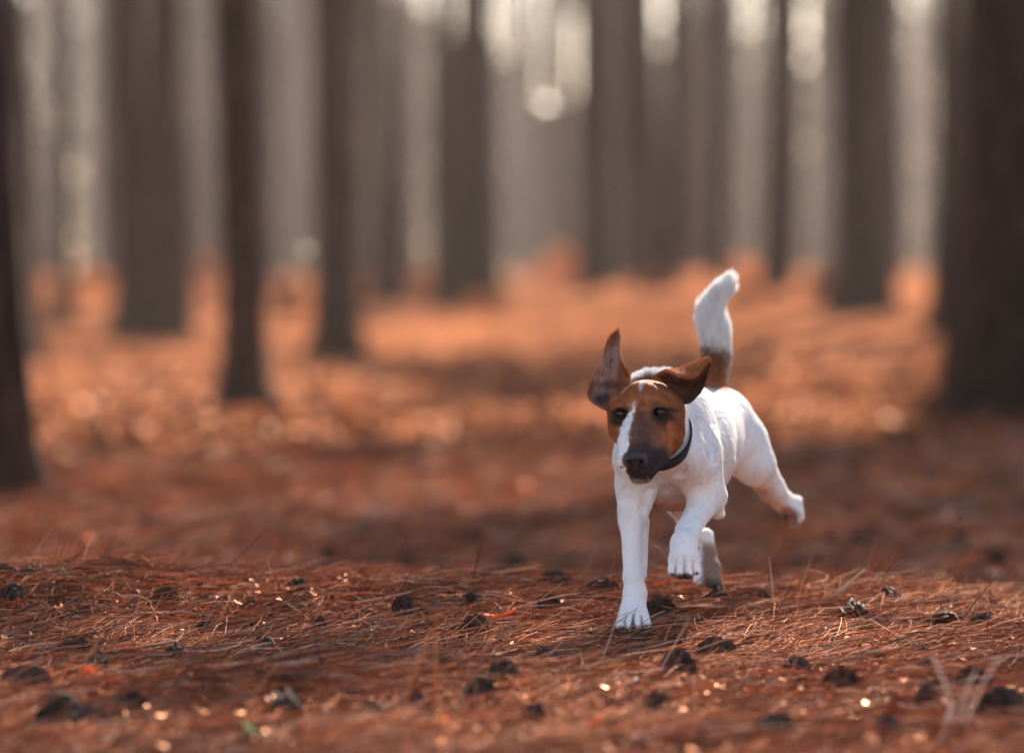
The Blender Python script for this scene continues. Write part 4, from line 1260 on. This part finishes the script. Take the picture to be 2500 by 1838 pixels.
ring_part('collar_ring', W(726, 1292, cd - 22), 40 * U, 6 * U, (0.50, 0.10, -0.80), (0.5, 0.75, 0.3), collar)
ring_part('buckle', W(690, 1310, on_collar(690, 1300) - 10), 20 * U, 4.5 * U, (1, 0, 0), (0, 0.3, 0.95), collar)
ring_part('eyelet', W(768, 1180, on_collar(768, 1180) - 4), 7 * U, 3 * U, (0.7, -0.7, 0), (0, 0.1, 1.0), collar, squash=1.6)

# ------------------------------------------------------------------ pine cones
def cone_mesh(seed, L=0.048, Wd=0.019, open_=0.6, rows=13, per=8, broken=False):
    rs = np.random.RandomState(seed)
    parts = []
    v, f = uv_sphere(np.zeros(3), 1.0, 10, 8); parts.append((v * [Wd * 0.55, Wd * 0.55, L * 0.46], f))
    for i in range(rows * per):
        t = (i + 0.5) / (rows * per); z = (t - 0.5) * L * 0.95
        env = Wd * math.sin(math.pi * (0.10 + 0.86 * t) ** 0.8) ** 0.7
        a = i * 2.39996 + rs.uniform(-0.1, 0.1)
        o = open_ * rs.uniform(0.7, 1.2)
        er = np.array([math.cos(a), math.sin(a), 0.0]); et = np.array([-math.sin(a), math.cos(a), 0.0]); ez = np.array([0, 0, 1.0])
        dirv = er * math.sin(0.35 + o) + ez * math.cos(0.35 + o) * 0.9; dirv /= np.linalg.norm(dirv)
        b = er * env * 0.35 + ez * z; tip = b + dirv * env * rs.uniform(0.9, 1.5)
        w = env * 0.42; th = np.cross(et, dirv) * 0.0016
        q = np.array([b - et * w * 0.4, b + et * w * 0.4, tip + et * w - dirv * 0.002, tip - et * w - dirv * 0.002, b - et * w * .4 + th, b + et * w * .4 + th, tip + et * w * 0.8 + th * 1.6, tip - et * w * 0.8 + th * 1.6])
        parts.append((q, np.array([(0, 3, 2, 1), (4, 5, 6, 7), (0, 1, 5, 4), (1, 2, 6, 5), (2, 3, 7, 6), (3, 0, 4, 7)])))
    v, f = merge(parts)
    return mesh_np('pine_cone', v, f, M['cone'], smooth=False)
CM = {'open': cone_mesh(1, open_=0.95, Wd=0.023), 'closed': cone_mesh(2, open_=0.35, Wd=0.018, L=0.055), 'mid': cone_mesh(3, open_=0.65), 'small': cone_mesh(4, open_=0.5, L=0.034, Wd=0.014)}
def put_cone(sx, sy, kind, label, group=None, rz=None, tilt=None, s=1.0, below=14):
    p = ground_at(sx, sy + below)
    o = bpy.data.objects.new('pine_cone', CM[kind])
    o.rotation_euler = (math.pi / 2 + random.uniform(-0.25, 0.25) if tilt is None else tilt, 0, random.uniform(0, 6.28) if rz is None else rz)
    s *= random.choice([0.82, 0.92, 1.0, 1.1]) * random.uniform(0.92, 1.05)
    o.location = (p[0], p[1], p[2] + random.uniform(0.015, 0.024)); o.scale = (s, s, s)
    link(o); tag(o, label, 'pine cone', group); return o
G1 = 'dark pine cones lying on the needles'
CONES = [
    (228, 1408, 'open', 'open pine cone standing upright on the left crest of litter, scales spread', 0.2, None),
    (71, 1412, 'open', 'open pine cone on the crest, second from the left edge', 0.5, None),
    (6, 1418, 'open', 'open pine cone cut by the left edge of the view on the crest', 0.6, None),
    (25, 1482, 'mid', 'round dark pine cone just below the crest at the left edge', None, 1.0),
    (402, 1480, 'mid', 'dark pine cone half sunk in needles behind a thin curved stem', None, 0.3),
    (722, 1450, 'mid', 'round pine cone on the crest beside the tall pale stem', None, 1.3),
    (482, 1545, 'closed', 'long closed pine cone lying crosswise with neat rows of scales', None, 1.25),
    (420, 1449, 'small', 'small dark cone on the crest behind the sunken one', None, 0.4),
    (776, 1545, 'small', 'small cone half hidden in needles right of the long closed cone', None, 2.0),
    (196, 1612, 'closed', 'long pine cone lying slantwise towards the far left litter', None, -0.9),
    (167, 1626, 'mid', 'blackish cone touching the near end of the slanting long cone', None, 0.6),
    (96, 1602, 'small', 'small upright cone left of the slanting long cone', 0.3, None),
    (60, 1620, 'small', 'flat dark cone nearest the left edge in the soft litter', None, 1.6),
    (634, 1606, 'open', 'large brown cone softly blurred below the long closed one', None, 1.1),
    (700, 1611, 'small', 'cone with pale broken stalks beside the large brown one', None, 2.2),
    (424, 1629, 'mid', 'flat dark cone below the upright orange leaf', None, 1.5),
    (228, 1650, 'mid', 'dark cone below the slanting long cone', None, 1.7),
    (980, 1504, 'mid', 'pointed dark cone in the middle litter beside a green blade', None, 0.8),
    (1149, 1484, 'small', 'dark cone beneath the leaning crossed straws', None, 0.8),
    (1334, 1498, 'mid', 'cone tangled in straws midway between crossed straws and the dog', None, 0.3),
    (1459, 1470, 'open', 'spiky open cone directly left of the planted paw', 0.7, None),
    (1158, 1560, 'mid', 'small blackish cone in the middle litter, right one of a pair', None, 0.5),
    (1113, 1560, 'small', 'reddish flat cone in the middle litter, left one of a pair', None, 1.5),
    (1604, 1512, 'mid', 'dark cone touching the right side of the planted paw', None, 0.5),
    (1750, 1480, 'mid', 'round cone with ringed scales on the crest right of the paws', None, 1.4),
    (1867, 1486, 'mid', 'dark cone half under needles left of the dry grass tuft', None, 1.0),
    (2095, 1526, 'open', 'spread cone on the slope under the dry grass tuft', 0.9, None),
    (2180, 1482, 'open', 'jagged dark cone on the right crest beyond the bright slope', 0.8, None),
    (2301, 1538, 'open', 'upright dark cone beside the pale broken one on the right', 0.3, None),
    (2394, 1545, 'mid', 'cone with a pale broken face on the right litter', None, 1.2),
]
for sx, sy, kd, lab, tl, rz in CONES:
    put_cone(sx, sy, kd, lab, G1, rz=rz, tilt=tl, s=1.0 if kd != 'small' else 0.95)
bp_ = ground_at(2402, 1553); v, f = uv_sphere(np.zeros(3), 1, 14, 8); v = v * [0.017, 0.006, 0.011]
bo = bpy.data.objects.new('cone_fragment', mesh_np('cone_fragment', v, f, M['cone_pale'])); bo.location = (bp_[0], bp_[1] - 0.025, bp_[2] + 0.018); link(bo)
tag(bo, 'pale broken cone scale lying against the dark cone on the right litter', 'cone fragment')
FG = [(516, 1704), (413, 1704), (221, 1793), (142, 1778), (957, 1634), (1234, 1690), (1177, 1722), (1298, 1775), (893, 1782), (1341, 1650), (1746, 1622),
      (2248, 1620), (2255, 1672), (2270, 1735), (1885, 1822), (2163, 1807), (2115, 1597), (2440, 1760), (830, 1650), (2060, 1700), (700, 1760), (1600, 1745), (2470, 1810), (600, 1680), (1080, 1660), (1450, 1680), (1950, 1660), (60, 1700), (330, 1745), (1010, 1750), (2380, 1690), (1660, 1660), (560, 1620)]
fg_ = []
for sx, sy in FG:
    oo = put_cone(sx, sy, random.choice(['mid', 'open', 'mid', 'small']), 'soft blurred dark cone in the litter nearest the viewer', 'blurred cones in the nearest litter'); fg_.append(((sx, sy), oo))
BGC = [(1070, 1412), (989, 1390), (1256, 1403), (1355, 1454), (1814, 1398), (1946, 1397), (2433, 1387), (2056, 1380), (356, 1290), (800, 1365), (2100, 1345), (2350, 1330),
       (1530, 1330), (880, 1330), (560, 1260), (1900, 1300), (2230, 1290), (650, 1330), (300, 1250), (1150, 1340)]
spot_labels(fg_, 'blurred near cone')
bg_ = []
for sx, sy in BGC:
    oo = put_cone(sx, sy, random.choice(['mid', 'open', 'closed']), 'soft dark cone lying on the hollow floor beyond the litter crest', 'blurred cones beyond the crest', s=1.1, below=6); bg_.append(((sx, sy), oo))
spot_labels(bg_, 'soft dark cone beyond the crest')

# ------------------------------------------------------------------ stems, blades, sticks, leaves
def bez(pts, n=10):
    pts = [np.array(p, float) for p in pts]
    out = []
    m = len(pts)
    for t in np.linspace(0, 1, n):
        q = [p.copy() for p in pts]
        while len(q) > 1: q = [q[i] * (1 - t) + q[i + 1] * t for i in range(len(q) - 1)]
        out.append(q[0])
    return out
def stem(name, pix, Y, r, mat, label, cat, group=None, tip=0.25, dy=0.0, flat=1.0, parent=None):
    """pix: photo pixels along the stem, foot first; Y: its distance"""
    foot = ground_at(*pix[0])
    Y = foot[1] if Y is None else Y
    pts = [P(q[0], q[1], Y + dy * i) for i, q in enumerate(pix)]
    pts[0] = pts[0].copy(); pts[0][2] = min(pts[0][2], float(land(pts[0][0], pts[0][1])))
    c = bez(pts, 12)
    v, f = tube(c, [r * (1 - (1 - tip) * i / 11) for i in range(12)], 6)
    o = bpy.data.objects.new(name, mesh_np(name, v, f, M[mat])); link(o, parent)
    if parent is None: tag(o, label, cat, group)
    return o
GS = 'dry stems standing in the litter'
stem('dry_stem', [(299, 1508), (352, 1480), (368, 1430), (375, 1362)], 6.75, 0.0012, 'stalk_pale', 'thin curved pale stem rising beside the sunken cone on the left', 'stem', GS)
stem('dry_stem', [(672, 1446), (668, 1420), (652, 1360)], 6.95, 0.0016, 'stalk_pale', 'short pale stem standing left of the round cone on the crest', 'stem', GS)
stem('dry_stem', [(544, 1455), (548, 1430), (560, 1400)], 6.95, 0.0012, 'stalk_dark', 'short dark stem on the crest between the two pale ones', 'stem', GS)
stem('straw', [(755, 1450), (770, 1378), (790, 1372), (782, 1420)], 7.0, 0.0016, 'stalk_orange', 'bent orange grass blade on the crest near the round cone', 'grass blade', GS)
stem('straw', [(640, 1420), (625, 1400), (640, 1375), (655, 1410)], 7.2, 0.0014, 'stalk_orange', 'looped orange blade behind the short pale stem', 'grass blade', GS)
stem('dry_stem', [(1130, 1503), (1190, 1465), (1280, 1466)], 6.75, 0.0013, 'stalk_pale', 'long pale straw leaning across the middle litter', 'straw', GS)
stem('dry_stem', [(1235, 1478), (1270, 1455), (1294, 1430)], 6.8, 0.0014, 'stalk_pale', 'pale straw crossing over the long leaning one', 'straw', GS)
stem('straw', [(952, 1508), (920, 1492), (892, 1484)], 6.7, 0.0017, 'leaf_green', 'grey green blade lying in the middle litter', 'grass blade', GS)
stem('straw', [(1228, 1462), (1215, 1440), (1202, 1420)], 7.0, 0.0014, 'leaf_green', 'green blade standing behind the crossed straws', 'grass blade', GS)
stem('straw', [(1640, 1500), (1650, 1420), (1640, 1360), (1612, 1325), (1592, 1333)], 6.85, 0.0006, 'stalk_pale', 'fine seed stem arching behind the raised paw', 'stem', GS)
stem('twig', [(1942, 1500), (1938, 1465), (1915, 1420), (1876, 1378)], 6.8, 0.0014, 'stalk_dark', 'thin dark twig bowing left beside the dry grass tuft', 'twig', GS)
stem('straw', [(2350, 1560), (2350, 1540), (2366, 1498)], 6.6, 0.0012, 'stalk_pale', 'yellowish stem standing between the two right-hand cones', 'stem', GS)
stem('straw', [(1975, 1480), (1972, 1450), (1985, 1408)], 7.0, 0.0026, 'stalk_orange', 'short bright orange blade right of the bowed twig', 'grass blade', GS)
stem('straw', [(2105, 1400), (2120, 1350), (2145, 1305)], 7.4, 0.0018, 'stalk_orange', 'slim red blade standing beyond the dry grass tuft', 'grass blade', GS)
stem('dry_stem', [(2155, 1555), (2170, 1520), (2200, 1515), (2235, 1550)], 6.6, 0.0012, 'stalk_dark', 'dark arched stem on the slope right of the spread cone', 'stem', GS)
stem('dry_stem', [(1940, 1540), (1960, 1522), (1985, 1530), (2000, 1546)], 6.5, 0.0012, 'stalk_pale', 'pale bent straw on the mound right of the paws', 'straw', GS)
stem('dry_stem', [(1928, 1572), (1885, 1545), (1865, 1515)], 6.4, 0.0013, 'stalk_pale', 'straight brown straw leaning on the mound below the bowed twig', 'straw', GS)
stem('dry_stem', [(1825, 1530), (1818, 1505), (1812, 1480)], 6.6, 0.0013, 'stalk_pale', 'short upright straw on the mound beside the ringed cone', 'straw', GS)
stem('dry_stem', [(1122, 1638), (1118, 1610), (1128, 1595)], 6.0, 0.0022, 'stalk_pale', 'short pale stub standing in the middle foreground', 'stem', GS)
stem('dry_stem', [(1298, 1640), (1292, 1625), (1286, 1608)], 6.0, 0.0018, 'stalk_pale', 'pale stub, left one of two in the foreground before the dog', 'stem', GS)
stem('dry_stem', [(1345, 1630), (1340, 1610), (1332, 1588)], 6.05, 0.0018, 'stalk_pale', 'pale stub, right one of two in the foreground before the dog', 'stem', GS)
stem('dry_stem', [(2047, 1705), (2050, 1660), (2042, 1622)], 5.8, 0.0016, 'stalk_pale', 'slender pale stem in the soft litter left of the forked stick', 'stem', GS)
stem('straw', [(1062, 1715), (1066, 1640), (1062, 1540)], 5.35, 0.0042, 'stalk_orange', 'upright orange blade very near, strongly blurred', 'grass blade', GS)
stem('straw', [(975, 1640), (1010, 1600), (1062, 1545), (1075, 1490)], 5.3, 0.0032, 'stalk_orange', 'slanting orange blade very near, beside the upright one', 'grass blade', GS)

# dry grass tuft, one plant
tp = ground_at(2000, 1490)
tuft = empty('grass_tuft', tuple(tp)); tag(tuft, 'tuft of pale sunlit dry grass blades fanned out on the right crest', 'grass tuft')
for pix, r, mt in [([(1985, 1490), (2040, 1450), (2112, 1388)], 0.0034, 'stalk_pale'), ([(1990, 1490), (2060, 1455), (2100, 1410)], 0.002, 'stalk_orange'),
                   ([(2060, 1480), (2048, 1440), (2052, 1405)], 0.0022, 'stalk_pale'), ([(2078, 1500), (2076, 1475), (2082, 1462)], 0.0026, 'stalk_pale'),
                   ([(2090, 1478), (2120, 1465), (2146, 1445)], 0.0014, 'stalk_orange'), ([(1980, 1488), (2000, 1470), (2045, 1448)], 0.003, 'stalk_pale'),
                   ([(2000, 1486), (2030, 1470), (2070, 1432)], 0.0016, 'stalk_pale')]:
    o = stem('blade', pix, 6.8, r * 1.7, mt, None, None, parent=tuft)
    o.matrix_parent_inverse = Matrix.Translation(-Vector(tp))

# forked stick in the right foreground
fp = ground_at(2294, 1778)
fork = empty('forked_stick', tuple(fp)); tag(fork, 'pale bare stick with three prongs lying blurred in the right foreground', 'stick')
for pix, r, nm in [([(2292, 1776), (2310, 1745), (2332, 1715)], 0.0032, 'stalk'), ([(2330, 1722), (2322, 1680), (2300, 1650), (2276, 1600)], 0.0025, 'prong'),
                   ([(2330, 1718), (2350, 1690), (2384, 1635)], 0.0022, 'prong'), ([(2335, 1712), (2385, 1690), (2405, 1650), (2440, 1608)], 0.0021, 'prong')]:
    o = stem(nm, pix, 5.1, r * 1.1, 'stick', None, None, tip=0.7, parent=fork)
    o.matrix_parent_inverse = Matrix.Translation(-Vector(fp))

def leaf(sx, sy, size, mat, label, tilt=(0.5, 0, 0), name='leaf', Y=None, lift=0.01, asp=0.6, group=None, cat='leaf'):
    p = ground_at(sx, sy) if Y is None else P(sx, sy, Y)
    n = 9; rows = []
    for i in range(n):
        t = i / (n - 1); w = math.sin(math.pi * (0.04 + 0.94 * t)) ** 0.75 * asp
        for s in (-1, -0.5, 0, 0.5, 1):
            rows.append((s * w * size * 0.5, (t - 0.5) * size, abs(s) * 0.10 * size + 0.12 * size * (t - 0.5) ** 2 * 4))
    v = np.array(rows); f = np.array([(i * 5 + j, i * 5 + j + 1, (i + 1) * 5 + j + 1, (i + 1) * 5 + j) for i in range(n - 1) for j in range(4)])
    o = bpy.data.objects.new(name, mesh_np(name, v, f, M[mat]))
    md = o.modifiers.new('thickness', 'SOLIDIFY'); md.thickness = 0.0006
    o.location = (p[0], p[1], p[2] + lift + 0.012); o.rotation_euler = tilt; link(o); tag(o, label, cat, group)
    return o
leaf(413, 1590, 0.030, 'leaf_orange', 'bright orange leaf standing upright below the long closed cone', (1.3, 0.2, 0.3), lift=0.012)
leaf(215, 1706, 0.042, 'leaf_orange', 'large orange leaf glowing blurred in the lower left litter', (0.95, 0.2, 0.7), lift=0.016, asp=0.9)
leaf(1090, 1822, 0.045, 'leaf_orange', 'orange leaf at the bottom edge below the middle', (0.7, 0.1, 1.2), lift=0.012, asp=0.9)
leaf(1458, 1822, 0.030, 'leaf_orange', 'round orange leaf at the bottom edge below the dog, left one of two', (1.0, 0.1, 0.2), lift=0.012, asp=1.0)
leaf(1545, 1832, 0.040, 'leaf_orange', 'orange leaf at the bottom edge below the dog, right one of two', (0.5, 0.1, 1.3), lift=0.008, asp=0.8)
leaf(618, 1836, 0.036, 'leaf_green', 'fresh green leaf cut by the bottom edge on the left', (0.5, 0.2, 1.4), lift=0.012, asp=0.8)
leaf(2008, 1583, 0.034, 'leaf_white', 'bleached whitish curl of leaf on the right litter below the mound', (0.6, -0.4, -1.0), lift=0.01, asp=0.28)
leaf(1540, 1710, 0.030, 'leaf_white', 'bleached leaf blurred in the foreground below the raised paw', (0.4, -0.3, -1.0), lift=0.01, asp=0.5)
leaf(1782, 1538, 0.022, 'leaf_orange', 'small orange leaf tucked in the needles on the mound right of the paws', (0.8, 0.2, 0.5), lift=0.012)
leaf(1218, 1542, 0.06, 'leaf_orange', 'long reddish orange strip lying flat in the middle litter', (0.12, 0.1, -1.45), lift=0.012, asp=0.18)

def glint(sx, sy, Y, size, label, gx):  # added leaf on a stem, turned to mirror the sun as a bright disc
    p = P(sx, sy, Y); view = np.array((0, 0, CAM_H)) - p; view /= np.linalg.norm(view)
    half = Vector(view + sunv).normalized()
    holder = empty('glint_holder', (p[0] + gx, p[1] + 0.05, float(land(p[0] + gx, p[1] + 0.05))))
    tag(holder, label, 'glint_holder')
    g0 = np.array(holder.location)
    v, f = tube([g0 - [0, 0, 0.1], g0 * 0.5 + p * 0.5 + [gx * 0.3, 0, 0], p + [0, 0.01, 0], p + [-gx * 0.3, 0.02, 0.35]], [0.006, 0.005, 0.0035, 0.0015], 6)
    o = bpy.data.objects.new('stem', mesh_np('stem', v, f, M['bark'])); link(o, holder); o.matrix_parent_inverse = Matrix.Translation(-holder.location)  # stem added only to hold the glint leaf
    n_ = 12; a = np.arange(n_) / n_ * 2 * math.pi
    rim = np.stack([np.cos(a) * size * 0.5 * (1 + 0.08 * np.sin(5 * a)), np.sin(a) * size * 0.5, 0.04 * size * np.cos(2 * a)], -1)
    v = np.concatenate([[[0, 0, 0]], rim]); f = np.array([(0, i + 1, (i + 1) % n_ + 1) for i in range(n_)])
    o = bpy.data.objects.new('leaf', mesh_np('leaf', v, f, M['leaf_wet'])); md = o.modifiers.new('thickness', 'SOLIDIFY'); md.thickness = 0.0008  # added sun-mirroring leaf, glossy rather than wet
    link(o, holder); o.matrix_parent_inverse = Matrix.Translation(-holder.location)
    o.rotation_euler = half.to_track_quat('Z', 'Y').to_euler(); o.location = tuple(p)
glint(1330, 254, 46.0, 0.24, 'added far leaf on a stem mirroring the sun as a bright disc above the orange hump', 0.35)
glint(747, 611, 19.0, 0.05, 'added leaf on a thin stem mirroring the sun left of the second dark trunk', 0.08)
glint(60, -6, 26.0, 0.08, 'added leaf on a stem mirroring the sun high at the top left corner', 0.2)

def speck(sx, sy, Y, s, label):
    v, f = uv_sphere(np.zeros(3), 1.0, 8, 6); v = v * [s, s * 0.7, s * 0.8] * R.uniform(0.7, 1.2, (len(v), 1))
    o = bpy.data.objects.new('dirt_crumb', mesh_np('dirt_crumb', v, f, M['cone'])); o.location = tuple(P(sx, sy, Y)); link(o)
    tag(o, label, 'dirt crumb')
speck(2318, 961, 6.7, 0.003, 'dark crumb of dirt flying in the air before the thick right tree')
speck(2346, 1265, 6.7, 0.0028, 'dark crumb of dirt flying low in the air right of the hind paw')

# ------------------------------------------------------------------ the air of the wood
if HAZE:
    hv, hf = [], []
    x0, x1, y0, y1, z0, z1 = -60, 60, -30, 345, -2.5, 20.5
    hv = np.array([(x, y, z) for x in (x0, x1) for y in (y0, y1) for z in (z0, z1)], float)
    hf = np.array([(0, 1, 3, 2), (4, 6, 7, 5), (0, 4, 5, 1), (2, 3, 7, 6), (0, 2, 6, 4), (1, 5, 7, 3)])
    hm_ = bpy.data.materials.new('haze'); hm_.use_nodes = True
    hn = hm_.node_tree; hn.nodes.remove(hn.nodes['Principled BSDF'])
    pv = hn.nodes.new('ShaderNodeVolumePrincipled'); pv.inputs['Density'].default_value = HAZE
    pv.inputs['Color'].default_value = (1.0, 0.87, 0.80, 1); pv.inputs['Anisotropy'].default_value = 0.45
    hn.links.new(pv.outputs[0], hn.nodes['Material Output'].inputs['Volume'])
    ho = bpy.data.objects.new('haze', mesh_np('haze', hv, hf, hm_, smooth=False)); link(ho); tag(ho, kind='stuff')
